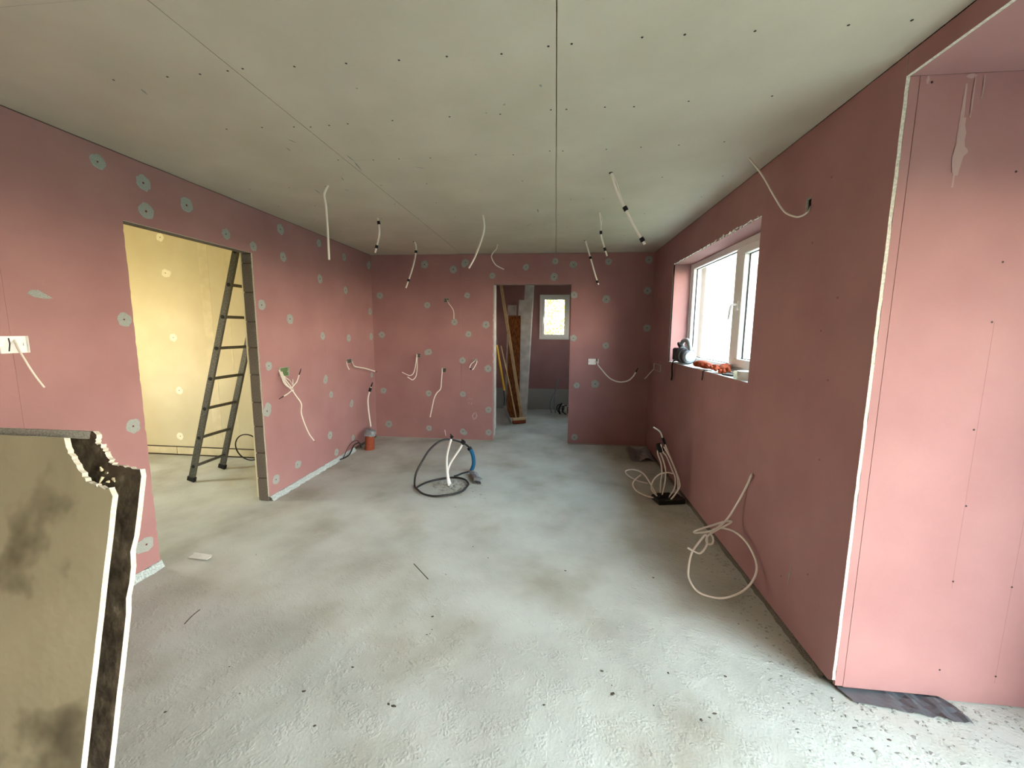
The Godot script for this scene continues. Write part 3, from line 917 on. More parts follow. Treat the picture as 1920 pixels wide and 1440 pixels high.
# ---------------------------------------------------------------- hall behind the left doorway
func build_hall() -> void:
	var w := struct("wall_hall_back")
	var o := Vector3(0, 0, ZH)
	board("board", rect(-5.4, -3.872, 0.115, 3.28), o, Vector3.RIGHT, Vector3.UP, Vector3.BACK, 0.0125, mats.cream, mats.gypsum, w)
	board("board", rect(-3.870, -2.571, 0.115, 3.28), o, Vector3.RIGHT, Vector3.UP, Vector3.BACK, 0.0125, mats.cream, mats.gypsum, w)
	obj("joint_tape", bx(-3.925, -3.815, 0.12, 3.2, ZH - 0.001, ZH + 0.0012), mats.batten, w)
	obj("joint_tape", bx(-3.62, -3.60, 0.12, 3.2, ZH - 0.001, ZH + 0.0008), mats.batten, w)
	obj("sole_batten", bx(-5.4, -4.42, 0.02, 0.10, ZH - 0.01, ZH + 0.002, 0.002), mats.batten, w)
	obj("sole_batten", bx(-4.41, -2.571, 0.02, 0.10, ZH - 0.01, ZH + 0.004, 0.002), mats.batten, w)
	obj("blockwork", bx(-5.6, -2.55, 0, 3.4, ZH - 0.2, ZH - 0.0135), mats.joint, w)
	for p in [Vector2(-4.342, 2.101), Vector2(-4.322, 1.386), Vector2(-4.314, 0.779), Vector2(-4.358, 0.234), Vector2(-4.363, 2.485)]:
		fixing(w, Vector3(p.x, p.y, ZH), Vector3.BACK, mats.filler_hall, 1.35)
	var l := struct("wall_hall_left")
	var m := bx(-5.6, -5.4, 0, 0.9, ZH, -0.6)
	bx(-5.6, -5.4, 2.1, 3.4, ZH, -0.6, 0, m)
	bx(-5.6, -5.4, 0.9, 2.1, ZH, -3.2, 0, m)
	bx(-5.6, -5.4, 0.9, 2.1, -2.3, -0.6, 0, m)
	obj("lining", m, mats.cream, l)
	var n := struct("wall_hall_near")
	obj("lining", bx(-5.6, -2.55, 0, 3.4, -0.6, -0.45), mats.cream, n)
	var c := struct("ceiling_hall")
	obj("board", bx(-5.6, -2.45, 3.3, 3.45, ZH - 0.2, -0.45), mats.cream, c)
	# bare bulb that lights the hall
	var lp := thing("pendant_bulb", "bare warm bulb hanging from a flex in the hall", "lamp", "", Vector3(-4.9, 1.55, -2.9))
	var fx := MB.new()
	fx.tube([Vector3(0, 0.1, 0), Vector3(0, 1.75, 0)], 0.004, 6)
	obj("flex", fx, mats.cable, lp)
	var hd := MB.new()
	hd.lathe(Transform3D(), [Vector2(0.0, 0.12), Vector2(0.018, 0.11), Vector2(0.02, 0.055), Vector2(0.0, 0.05)], 14)
	obj("holder", hd, mats.upvc, lp)
	var bl := MB.new()
	bl.lathe(Transform3D(), [Vector2(0.0, -0.05), Vector2(0.02, -0.042), Vector2(0.032, -0.015), Vector2(0.03, 0.01), Vector2(0.016, 0.05), Vector2(0.0, 0.052)], 16)
	var em := mat(srgb(255, 226, 170), 0.4)
	em.emission_enabled = true
	em.emission = Color(1.0, 0.78, 0.46)
	em.emission_energy_multiplier = 2.0
	obj("bulb", bl, em, lp)
	var om := OmniLight3D.new()
	om.name = "bulb_light"
	om.light_color = Color(1.0, 0.92, 0.74)
	om.light_energy = 0.038
	om.light_size = 0.03
	om.omni_range = 12.0
	om.omni_attenuation = 2.0
	om.shadow_enabled = true
	lp.add_child(om)
	var k := thing("black_pipe_coil", "loop of thin black pipe standing on the hall floor behind the ladder", "pipe", "", Vector3(-3.43, 0, -4.17))
	var t := MB.new()
	var ring := []
	for q in 41:
		var an := -PI / 2 + TAU * q / 40.0
		ring.append(Vector3(cos(an) * 0.155, 0.162 + sin(an) * 0.155, 0.02 * sin(an)))
	t.tube(ring, 0.007, 8)
	obj("loop", t, mats.black, k)


# ---------------------------------------------------------------- utility room behind the back doorway
func build_utility() -> void:
	var z1 := ZB - 0.12
	var w := struct("wall_utility_back")
	var o := Vector3(0, 0, ZU)
	var U := Vector3.RIGHT
	for q in [rect(-1.2, -0.302, 0.4, 2.47), rect(-0.302, 0.243, 0.4, 1.337), rect(-0.302, 0.243, 2.152, 2.47), rect(0.243, 1.2, 0.4, 2.47)]:
		board("board", q, o, U, Vector3.UP, Vector3.BACK, 0.0125, mats.pink, mats.gypsum, w)
	obj("bare_blockwork", bx(-1.3, 1.3, 0, 0.4, ZU - 0.2, ZU - 0.004), mats.rubble, w)
	var m := bx(-1.3, -0.31, 0.4, 2.6, ZU - 0.2, ZU - 0.013)
	bx(0.25, 1.3, 0.4, 2.6, ZU - 0.2, ZU - 0.013, 0, m)
	bx(-0.31, 0.25, 0.4, 1.33, ZU - 0.2, ZU - 0.013, 0, m)
	bx(-0.31, 0.25, 2.16, 2.6, ZU - 0.2, ZU - 0.013, 0, m)
	obj("blockwork", m, mats.render_white, w)
	var l := struct("wall_utility_left")
	obj("lining", bx(-1.25, -1.12, 0, 2.6, ZU - 0.1, z1), mats.pink, l)
	var r := struct("wall_utility_right")
	var rm := bx(1.0, 1.15, 2.08, 2.6, ZU - 0.1, z1)
	bx(1.0, 1.15, 0, 2.08, ZU - 0.1, -7.05, 0, rm)
	bx(1.0, 1.15, 0, 2.08, -6.1, z1, 0, rm)
	obj("lining", rm, mats.pink, r)
	var ud := struct("door_2")
	window_box(ud, "frame", Vector3(1.07, 1.04, -6.575), Vector3.FORWARD, Vector3.LEFT, 0.95, 2.08, 0.09, 0.07)
	obj("lower_panel", bx(1.055, 1.085, 0.09, 1.50, -6.96, -6.19), mats.upvc, ud)
	obj("upper_panel", bx(1.055, 1.085, 1.90, 1.99, -6.96, -6.19), mats.upvc, ud)
	obj("side_panel", bx(1.055, 1.085, 1.50, 1.90, -6.96, -6.80), mats.upvc, ud)
	obj("side_panel", bx(1.055, 1.085, 1.50, 1.90, -6.35, -6.19), mats.upvc, ud)
	pane(ud, Vector3(1.07, 1.70, -6.575), Vector3.FORWARD, Vector3.LEFT, 0.45, 0.40)
	var c := struct("ceiling_utility")
	obj("board", bx(-1.25, 1.3, 2.47, 2.6, ZU - 0.2, z1), mats.ivory, c)


# ---------------------------------------------------------------- windows
# a frame in the plane u (along the wall) / y; n points into the room
func window_box(p: Node3D, called: String, c: Vector3, along_: Vector3, n: Vector3, w: float, h: float, prof: float, depth: float) -> void:
	var b := Basis(along_, Vector3.UP, n)
	for s in [-1.0, 1.0]:
		var m := MB.new()
		m.box(Transform3D(b, c + Vector3.UP * s * (h - prof) * 0.5), Vector3(w, prof, depth), 0.004)
		obj(called + "_rail", m, mats.upvc, p)
		var m2 := MB.new()
		m2.box(Transform3D(b, c + along_ * s * (w - prof) * 0.5), Vector3(prof, h - 2 * prof, depth), 0.004)
		obj(called + "_stile", m2, mats.upvc, p)


func pane(p: Node3D, c: Vector3, along_: Vector3, n: Vector3, w: float, h: float) -> void:
	var b := Basis(along_, Vector3.UP, n)
	var m := MB.new()
	m.box(Transform3D(b, c), Vector3(w, h, 0.004))
	obj("pane", m, mats.glass, p)
	for s in [-1.0, 1.0]:
		var q := MB.new()
		q.box(Transform3D(b, c + Vector3.UP * s * (h * 0.5 - 0.002) + n * 0.006), Vector3(w, 0.006, 0.008))
		obj("gasket", q, mats.seal, p)
		var q2 := MB.new()
		q2.box(Transform3D(b, c + along_ * s * (w * 0.5 - 0.002) + n * 0.006), Vector3(0.006, h - 0.01, 0.008))
		obj("gasket", q2, mats.seal, p)


func build_windows() -> void:
	var F := Vector3.FORWARD
	# kitchen window: wide fixed light, narrow opening sash
	var w := struct("window_1")
	var n := Vector3.LEFT
	var xc := 1.415
	window_box(w, "frame", Vector3(xc, 1.69, -3.585), F, n, 1.826, 0.994, 0.055, 0.07)
	obj("mullion", bx(xc - 0.035, xc + 0.035, 1.25, 2.13, -3.445, -3.345, 0.004), mats.upvc, w)
	pane(w, Vector3(xc + 0.005, 1.69, -3.944), F, n, 0.998, 0.884)
	var s := Node3D.new()
	s.name = "sash"
	w.add_child(s)
	window_box(s, "sash", Vector3(xc - 0.012, 1.69, -3.036), F, n, 0.60, 0.90, 0.062, 0.07)
	pane(s, Vector3(xc, 1.69, -3.036), F, n, 0.476, 0.776)
	var h := MB.new()
	h.box(Transform3D(Basis(), Vector3(xc - 0.053, 1.70, -3.315)), Vector3(0.012, 0.075, 0.028), 0.003)
	h.tube([Vector3(xc - 0.055, 1.71, -3.315), Vector3(xc - 0.085, 1.71, -3.318), Vector3(xc - 0.092, 1.70, -3.33), Vector3(xc - 0.094, 1.66, -3.345), Vector3(xc - 0.094, 1.60, -3.36)], [0.010, 0.010, 0.010, 0.009, 0.007], 8)
	obj("handle", h, mats.upvc, s)
	# utility window
	var u := struct("window_2")
	var B := Vector3.BACK
	window_box(u, "frame", Vector3(-0.03, 1.745, ZU + 0.0), Vector3.RIGHT, B, 0.55, 0.82, 0.045, 0.06)
	var us := Node3D.new()
	us.name = "sash"
	u.add_child(us)
	window_box(us, "sash", Vector3(-0.03, 1.745, ZU + 0.012), Vector3.RIGHT, B, 0.465, 0.735, 0.05, 0.06)
	pane(us, Vector3(-0.03, 1.745, ZU + 0.01), Vector3.RIGHT, B, 0.37, 0.64)
	var uh := MB.new()
	uh.tube([Vector3(-0.235, 1.74, ZU + 0.04), Vector3(-0.235, 1.74, ZU + 0.075), Vector3(-0.233, 1.70, ZU + 0.08), Vector3(-0.232, 1.63, ZU + 0.08)], 0.010, 8)
	obj("handle", uh, mats.upvc, us)
	# hall window
	var hw := struct("window_3")
	window_box(hw, "frame", Vector3(-5.5, 1.5, -2.75), F, Vector3.RIGHT, 0.9, 1.2, 0.06, 0.07)
	pane(hw, Vector3(-5.5, 1.5, -2.75), F, Vector3.RIGHT, 0.78, 1.08)


# ---------------------------------------------------------------- ladder in the hall
func ladder() -> void:
	var o := thing("ladder", "dark grey metal ladder leaning in the cream hall behind the doorway", "ladder", "", Vector3(-3.525, 0, -3.70))
	var d := Vector3(0.3036, 1.0, 0)
	var side := Vector3(0, 0, 1)
	for s in [-1.0, 1.0]:
		var z: float = s * 0.1875
		var m := MB.new()
		var b := along(d, side)
		m.box(Transform3D(b, Vector3(0, 0, z) + d * 1.565), Vector3(0.026, 3.05 * d.length(), 0.062), 0.005)
		obj("rail", m, mats.alloy, o)
		var f := MB.new()
		f.box(Transform3D(b, Vector3(0, 0, z) + d * 0.034), Vector3(0.036, 0.05, 0.078), 0.006)
		obj("foot", f, mats.rubber, o)
	for k in 10:
		var p := d * (0.163 + 0.2877 * k) + Vector3(0.003, 0, 0)
		var r := MB.new()
		r.tube([p + Vector3(0, 0, -0.19), p + Vector3(0, 0, 0.19)], 0.0145, 10)
		obj("rung", r, mats.alloy, o)
		for s in [-1.0, 1.0]:
			var e := MB.new()
			e.tube([p + Vector3(0, 0, s * 0.199), p + Vector3(0, 0, s * 0.204)], 0.017, 10)
			obj("rung_plug", e, mats.rubber, o)


# ---------------------------------------------------------------- two sheets of plasterboard leaning by the camera
func sheets() -> void:
	var s := 0.2262
	var lean := Vector3(0, 1, -s)
	var u := Vector3.RIGHT
	var w := u.cross(lean).normalized()
	var front := [Vector2(-2.25, 0.0), Vector2(-1.0, 0.0)]
	for k in 34:
		front.append(Vector2(-1.0 - rng.randf() * rng.randf() * 0.0012, 0.02 + 1.10 * k / 33.0))
	var bite: Array = [Vector2(-1.145, 1.244), Vector2(-1.135, 1.223), Vector2(-1.121, 1.202), Vector2(-1.106, 1.184), Vector2(-1.088, 1.165), Vector2(-1.066, 1.147), Vector2(-1.046, 1.142), Vector2(-1.023, 1.135), Vector2(-1.011, 1.136)]
	bite.reverse()
	front.append_array(_rough(bite, 0.003))
	front.append_array([Vector2(-1.16, 1.245), Vector2(-2.25, 1.245)])
	var rear := [Vector2(-2.25, 0.0), Vector2(-0.98, 0.0)]
	for k in 34:
		rear.append(Vector2(-0.98 - rng.randf() * rng.randf() * (0.012 if k in [11, 12, 25, 28] else 0.0015), 0.02 + 1.13 * k / 33.0))
	var bite2: Array = [Vector2(-1.114, 1.242), Vector2(-1.112, 1.221), Vector2(-1.101, 1.218), Vector2(-1.091, 1.207), Vector2(-1.086, 1.199), Vector2(-1.075, 1.192), Vector2(-1.068, 1.178), Vector2(-1.058, 1.174), Vector2(-1.040, 1.171), Vector2(-1.012, 1.167), Vector2(-0.986, 1.166)]
	bite2.reverse()
	rear.append_array(_rough(bite2, 0.003))
	rear.append_array([Vector2(-1.125, 1.25), Vector2(-2.25, 1.25)])
	var a := thing("plasterboard_sheet", "stained grey plasterboard offcut with a bitten corner, front of the leaning pair", "plasterboard", "plasterboard offcuts leaning together", Vector3(0, 0, -0.5426))
	board("panel", front, Vector3.ZERO, u, lean, w, 0.0125, mats.grey_paper, mats.gypsum, a)
	var b := thing("plasterboard_sheet", "dark grimy plasterboard offcut with a broken corner, behind the stained sheet", "plasterboard", "plasterboard offcuts leaning together", Vector3(0, 0, -0.587))
	board("panel", rear, Vector3.ZERO, u, lean, w, 0.0125, mats.dark_paper, mats.gypsum, b)
	var et := MB.new()
	var em := MB.new()
	et.prism(PackedVector2Array(_strip(-2.25, -1.13, 1.232, 1.2495)), w * 0.0012, u, lean, w, 0.0012, em)
	obj("edge_binding", et, mats.rubble, b)
	# rag of torn paper and crumbs on the rear sheet
	var q := MB.new()
	for c in [Vector2(-1.083, 1.16), Vector2(-1.078, 1.145), Vector2(-1.07, 1.155), Vector2(-1.06, 1.135), Vector2(-1.075, 1.12), Vector2(-1.05, 1.142)]:
		var p: Vector3 = u * c.x + lean * c.y + w * 0.004
		q.tube([p, p + Vector3(rng.randf_range(-0.006, 0.012), rng.randf_range(-0.02, 0.012), 0.006)], [0.004, 0.0015], 5)
	obj("torn_paper", q, mats.batten, b)


func _strip(a: float, b: float, c: float, d: float) -> Array:
	var out := []
	for k in 41:
		out.append(Vector2(lerpf(a, b, k / 40.0), c + rng.randf_range(-0.002, 0.002)))
	out.append_array([Vector2(b, d), Vector2(a, d)])
	return out


func _rough(p: Array, amount: float) -> Array:
	var out := []
	for k in p.size() - 1:
		for j in 4:
			out.append(p[k].lerp(p[k + 1], j / 4.0) + Vector2(rng.randf_range(-amount, amount), rng.randf_range(-amount, amount)) * (0.0 if k == 0 and j == 0 else 1.0))
	out.append(p[p.size() - 1])
	return out


# ---------------------------------------------------------------- cables
# a cable along points; black tape at the given fractions; base is its first point
func cable(called: String, label: String, group: String, pts: Array, r := 0.0045, tapes := [], tip := "", per := 6) -> Node3D:
	var base: Vector3 = pts[0]
	var o := thing(called, label, "cable", group, base)
	_cable_parts(o, pts, base, r, tapes, tip, per)
	return o


func _cable_parts(o: Node3D, pts: Array, base: Vector3, r: float, tapes: Array, tip: String, per := 6) -> void:
	var local := []
	for p in pts:
		local.append(p - base)
	var s := smooth(local, per)
	var m := MB.new()
	m.tube(s, r, 8)
	obj("sheath", m, mats.cable, o)
	for f in tapes:
		var k := clampi(int(f * (s.size() - 1)), 0, s.size() - 2)
		var c: Vector3 = s[k]
		var d: Vector3 = (s[k + 1] - s[maxi(k - 1, 0)]).normalized()
		var t := MB.new()
		t.tube([c - d * 0.014, c - d * 0.012, c + d * 0.012, c + d * 0.014], [r * 1.3, r * 1.7, r * 1.7, r * 1.3], 8)
		obj("tape", t, mats.tape, o)
	if tip != "":
		var e: Vector3 = s[s.size() - 1]
		var d: Vector3 = (e - s[s.size() - 2]).normalized()
		var t := MB.new()
		t.tube([e - d * 0.002, e + d * 0.02, e + d * (0.06 if tip == "dark" else 0.025)], [r * 0.9, r * 0.9, r * 0.6], 7)
		obj("cable_end", t, mats.tape if tip == "dark" else mats.copper, o)


# galvanised back box let into a wall: n points into the room, u along it
func back_box(label: String, c: Vector3, u: Vector3, n: Vector3, w: float, h: float, bright: Material, proud := 0.0) -> Node3D:
	var o := thing("socket_back_box", label, "socket box", "electrical back boxes", c)
	var b := Basis(u, Vector3.UP, n)
	var m := MB.new()
	m.box(Transform3D(b, n * ((-0.0115 if bright == mats.block else -0.004) + proud)), Vector3(w, h, 0.002 if bright == mats.block else 0.012), 0.0005)
	obj("back_plate", m, bright, o)
	for s in [-1.0, 1.0]:
		var r := MB.new()
		r.box(Transform3D(b, u * s * (w * 0.5) + n * ((-0.005 if bright == mats.block else 0.004) + proud)), Vector3(0.002, h, 0.014 if bright == mats.block else 0.02))
		obj("side", r, mats.upvc if bright == mats.upvc else mats.zinc, o)
		var r2 := MB.new()
		r2.box(Transform3D(b, Vector3.UP * s * (h * 0.5) + n * ((-0.005 if bright == mats.block else 0.004) + proud)), Vector3(w, 0.002, 0.014 if bright == mats.block else 0.02))
		obj("side", r2, mats.upvc if bright == mats.upvc else mats.zinc, o)
		var lug := MB.new()
		lug.box(Transform3D(b, u * s * (w * 0.5 - 0.01) + n * ((0.001 if bright == mats.block else 0.006) + proud)), Vector3(0.010, 0.012, 0.003), 0.001)
		obj("lug", lug, mats.steel, o)
	return o


func wall_services() -> void:
	var F := Vector3.FORWARD
	# near double box on the left wall, its cable
	var b := back_box("white double back box on the wall above the leaning sheets", Vector3(XL, 1.42, -1.622), F, Vector3.RIGHT, 0.10, 0.075, mats.upvc)
	var k := MB.new()
	k.tube([Vector3(0.003, 0.03, 0.012), Vector3(0.003, 0.005, 0.01), Vector3(0.003, -0.03, 0.016)], 0.0025, 6)
	obj("knockout_slot", k, mats.seal, b)
	cable("wall_cable", "single white cable drooping from the double box above the leaning sheets", "cables out of the walls", [Vector3(-2.465, 1.449, -1.637), Vector3(-2.410, 1.407, -1.609), Vector3(-2.375, 1.360, -1.602), Vector3(-2.355, 1.294, -1.613), Vector3(-2.350, 1.253, -1.628), Vector3(-2.355, 1.223, -1.646)], 0.0042)
	# box beside the doorway with a bunch of cables
	var b2 := back_box("green zinc back box on the wall beside the concrete block jamb", Vector3(XL, 1.11, -3.475), F, Vector3.RIGHT, 0.12, 0.08, mats.green)
	var bunch := cable("cable_bunch", "bunch of white cables spilling from the box beside the block jamb", "cables out of the walls", [Vector3(-2.465, 1.140, -3.421), Vector3(-2.405, 1.074, -3.373), Vector3(-2.375, 1.014, -3.367), Vector3(-2.355, 0.959, -3.422), Vector3(-2.335, 0.896, -3.455), Vector3(-2.305, 0.818, -3.480), Vector3(-2.285, 0.742, -3.442), Vector3(-2.275, 0.638, -3.465), Vector3(-2.275, 0.521, -3.528), Vector3(-2.280, 0.438, -3.606)], 0.0055, [], "copper")
	var base: Vector3 = bunch.position
	_cable_parts(bunch, [Vector3(-2.465, 1.138, -3.435), Vector3(-2.410, 1.076, -3.395), Vector3(-2.385, 1.009, -3.403), Vector3(-2.365, 0.971, -3.438), Vector3(-2.345, 1.002, -3.464), Vector3(-2.335, 1.024, -3.482), Vector3(-2.325, 1.081, -3.504)], base, 0.005, [], "dark")
	_cable_parts(bunch, [Vector3(-2.465, 1.127, -3.456), Vector3(-2.425, 1.062, -3.437), Vector3(-2.405, 1.011, -3.455), Vector3(-2.365, 0.947, -3.466), Vector3(-2.345, 0.947, -3.406), Vector3(-2.335, 0.932, -3.345), Vector3(-2.335, 0.918, -3.286)], base, 0.005, [], "dark")
	_cable_parts(bunch, [Vector3(-2.465, 1.099, -3.446), Vector3(-2.435, 1.057, -3.473), Vector3(-2.425, 1.023, -3.516), Vector3(-2.395, 0.985, -3.506), Vector3(-2.375, 1.043, -3.482)], base, 0.004, [], "")
	# box by the corner
	back_box("small back box on the left wall next to the back corner", Vector3(XL, 1.118, -4.681), F, Vector3.RIGHT, 0.13, 0.05, mats.block)
	var c3 := cable("cable_pair", "two short white cables sticking out beside the back left corner", "cables out of the walls", [Vector3(-2.465, 1.121, -4.637), Vector3(-2.425, 1.077, -4.569), Vector3(-2.405, 1.026, -4.577)], 0.0055)
	_cable_parts(c3, [Vector3(-2.465, 1.112, -4.765), Vector3(-2.415, 1.058, -4.716), Vector3(-2.385, 1.033, -4.789), Vector3(-2.365, 1.010, -4.903), Vector3(-2.355, 0.951, -5.153)], c3.position, 0.0075, [], "dark")
	# back wall
	back_box("back box with two curling cables on the pink back wall", Vector3(-1.830, 1.150, ZB), Vector3.RIGHT, Vector3.BACK, 0.06, 0.055, mats.block)
	var ba := cable("cable_pair", "two white cables curling sideways from the back wall", "cables out of the back wall", [Vector3(-1.862, 1.170, -5.376), Vector3(-1.846, 1.145, -5.326), Vector3(-1.846, 1.020, -5.276), Vector3(-1.867, 0.923, -5.246), Vector3(-1.904, 0.896, -5.226), Vector3(-1.951, 0.910, -5.216), Vector3(-2.009, 0.938, -5.216)], 0.0055)
	_cable_parts(ba, [Vector3(-1.855, 1.163, -5.376), Vector3(-1.839, 1.131, -5.326), Vector3(-1.831, 0.990, -5.296), Vector3(-1.838, 0.886, -5.266), Vector3(-1.876, 0.837, -5.246), Vector3(-1.909, 0.852, -5.236), Vector3(-1.945, 0.873, -5.236)], ba.position, 0.0055, [], "")
	back_box("back box with one long kinked cable on the pink back wall", Vector3(-1.487, 0.961, ZB), Vector3.RIGHT, Vector3.BACK, 0.06, 0.055, mats.block)
	cable("wall_cable", "long kinked white cable hanging down the back wall", "cables out of the back wall", [Vector3(-1.511, 0.989, -5.376), Vector3(-1.497, 0.965, -5.326), Vector3(-1.502, 0.818, -5.296), Vector3(-1.509, 0.720, -5.276), Vector3(-1.558, 0.663, -5.266), Vector3(-1.592, 0.592, -5.256), Vector3(-1.616, 0.497, -5.256), Vector3(-1.652, 0.336, -5.256)], 0.0075)
	back_box("back box with a looped cable left of the utility doorway", Vector3(-1.057, 1.105, ZB), Vector3.RIGHT, Vector3.BACK, 0.05, 0.04, mats.block)
	cable("looped_cable", "short white cable bent into a taped loop near the utility doorway", "cables out of the back wall", [Vector3(-1.059, 1.111, -5.376), Vector3(-1.054, 1.094, -5.316), Vector3(-1.089, 1.062, -5.276), Vector3(-1.106, 1.014, -5.256), Vector3(-1.071, 0.987, -5.256), Vector3(-1.041, 1.034, -5.286), Vector3(-1.027, 1.080, -5.326), Vector3(-1.044, 1.111, -5.376)], 0.0055, [0.5])
	cable("wall_cable", "tiny white cable stub low on the back wall behind the floor hoop", "cables out of the back wall", [Vector3(-1.486, 0.136, -5.376), Vector3(-1.471, 0.124, -5.336), Vector3(-1.455, 0.070, -5.316)], 0.0045)
	back_box("back box high on the pink back wall under the ceiling cables", Vector3(-1.438, 1.884, ZB), Vector3.RIGHT, Vector3.BACK, 0.075, 0.05, mats.block)
	cable("wall_cable", "bent white cable hanging from the high box on the back wall", "cables out of the back wall", [Vector3(-1.434, 1.892, -5.376), Vector3(-1.400, 1.847, -5.326), Vector3(-1.329, 1.750, -5.296), Vector3(-1.323, 1.641, -5.296)], 0.0055)
	var bw := back_box("white double socket box right beside the utility doorway", Vector3(0.475, 1.108, ZB), Vector3.RIGHT, Vector3.BACK, 0.10, 0.075, mats.upvc)
	var bs := MB.new()
	bs.box(Transform3D(Basis(), Vector3(0.075, 0.01, 0.01)), Vector3(0.012, 0.06, 0.02), 0.002)
	obj("cable_clip", bs, mats.upvc, bw)
	cable("wall_cable", "white cable sweeping in a wide curve beside the utility doorway", "cables out of the back wall", [Vector3(0.536, 1.116, -5.376), Vector3(0.545, 1.073, -5.316), Vector3(0.595, 1.010, -5.266), Vector3(0.683, 0.918, -5.196), Vector3(0.786, 0.881, -5.136), Vector3(0.890, 0.900, -5.106), Vector3(0.949, 0.955, -5.096), Vector3(0.978, 1.008, -5.096)], 0.008, [], "dark")
	# right wall
	back_box("double back box on the right wall next to the back corner", Vector3(XR, 1.085, -4.93), F, Vector3.LEFT, 0.30, 0.075, mats.pink)
	cable("wall_cable", "short cable poking out of the box by the back right corner", "cables out of the walls", [Vector3(1.205, 1.065, -5.082), Vector3(1.175, 1.021, -5.133), Vector3(1.145, 0.892, -5.385), Vector3(1.135, 0.845, -5.594)], 0.006)
	cable("wall_cable", "white cable bending up from the square hole beside the window", "cables out of the walls", [Vector3(1.215, 2.109, -2.223), Vector3(1.185, 2.077, -2.186), Vector3(1.170, 2.064, -2.208), Vector3(1.155, 2.070, -2.240), Vector3(1.135, 2.113, -2.304), Vector3(1.110, 2.215, -2.375), Vector3(1.080, 2.332, -2.443), Vector3(1.050, 2.469, -2.559)], 0.0045)
	cable("coiled_cable", "long white cable knotted and coiled in a big hoop against the right wall", "cables out of the walls", [Vector3(1.205, 0.652, -2.536), Vector3(1.175, 0.654, -2.487), Vector3(1.188, 0.577, -2.550), Vector3(1.151, 0.438, -2.580), Vector3(1.097, 0.329, -2.582), Vector3(1.019, 0.282, -2.545), Vector3(0.965, 0.266, -2.534), Vector3(0.900, 0.258, -2.530), Vector3(0.892, 0.264, -2.536), Vector3(0.947, 0.282, -2.549), Vector3(1.007, 0.298, -2.560), Vector3(1.082, 0.320, -2.575), Vector3(1.124, 0.325, -2.577), Vector3(1.108, 0.312, -2.567), Vector3(1.031, 0.280, -2.543), Vector3(0.977, 0.253, -2.521), Vector3(0.953, 0.230, -2.501), Vector3(0.961, 0.212, -2.484), Vector3(0.987, 0.218, -2.488), Vector3(0.996, 0.242, -2.510), Vector3(0.985, 0.261, -2.527), Vector3(1.009, 0.279, -2.543), Vector3(1.052, 0.289, -2.549), Vector3(1.121, 0.282, -2.530), Vector3(1.156, 0.265, -2.448), Vector3(1.167, 0.225, -2.353), Vector3(1.158, 0.180, -2.292), Vector3(1.118, 0.125, -2.251), Vector3(1.060, 0.070, -2.236), Vector3(0.984, 0.018, -2.251), Vector3(0.911, 0.006, -2.269), Vector3(0.844, 0.021, -2.292), Vector3(0.813, 0.062, -2.342), Vector3(0.822, 0.108, -2.390), Vector3(0.858, 0.171, -2.451), Vector3(0.917, 0.223, -2.497), Vector3(0.955, 0.251, -2.521), Vector3(0.959, 0.231, -2.501), Vector3(0.946, 0.202, -2.475), Vector3(0.904, 0.170, -2.447), Vector3(0.866, 0.176, -2.456), Vector3(0.834, 0.188, -2.469)], 0.0062)


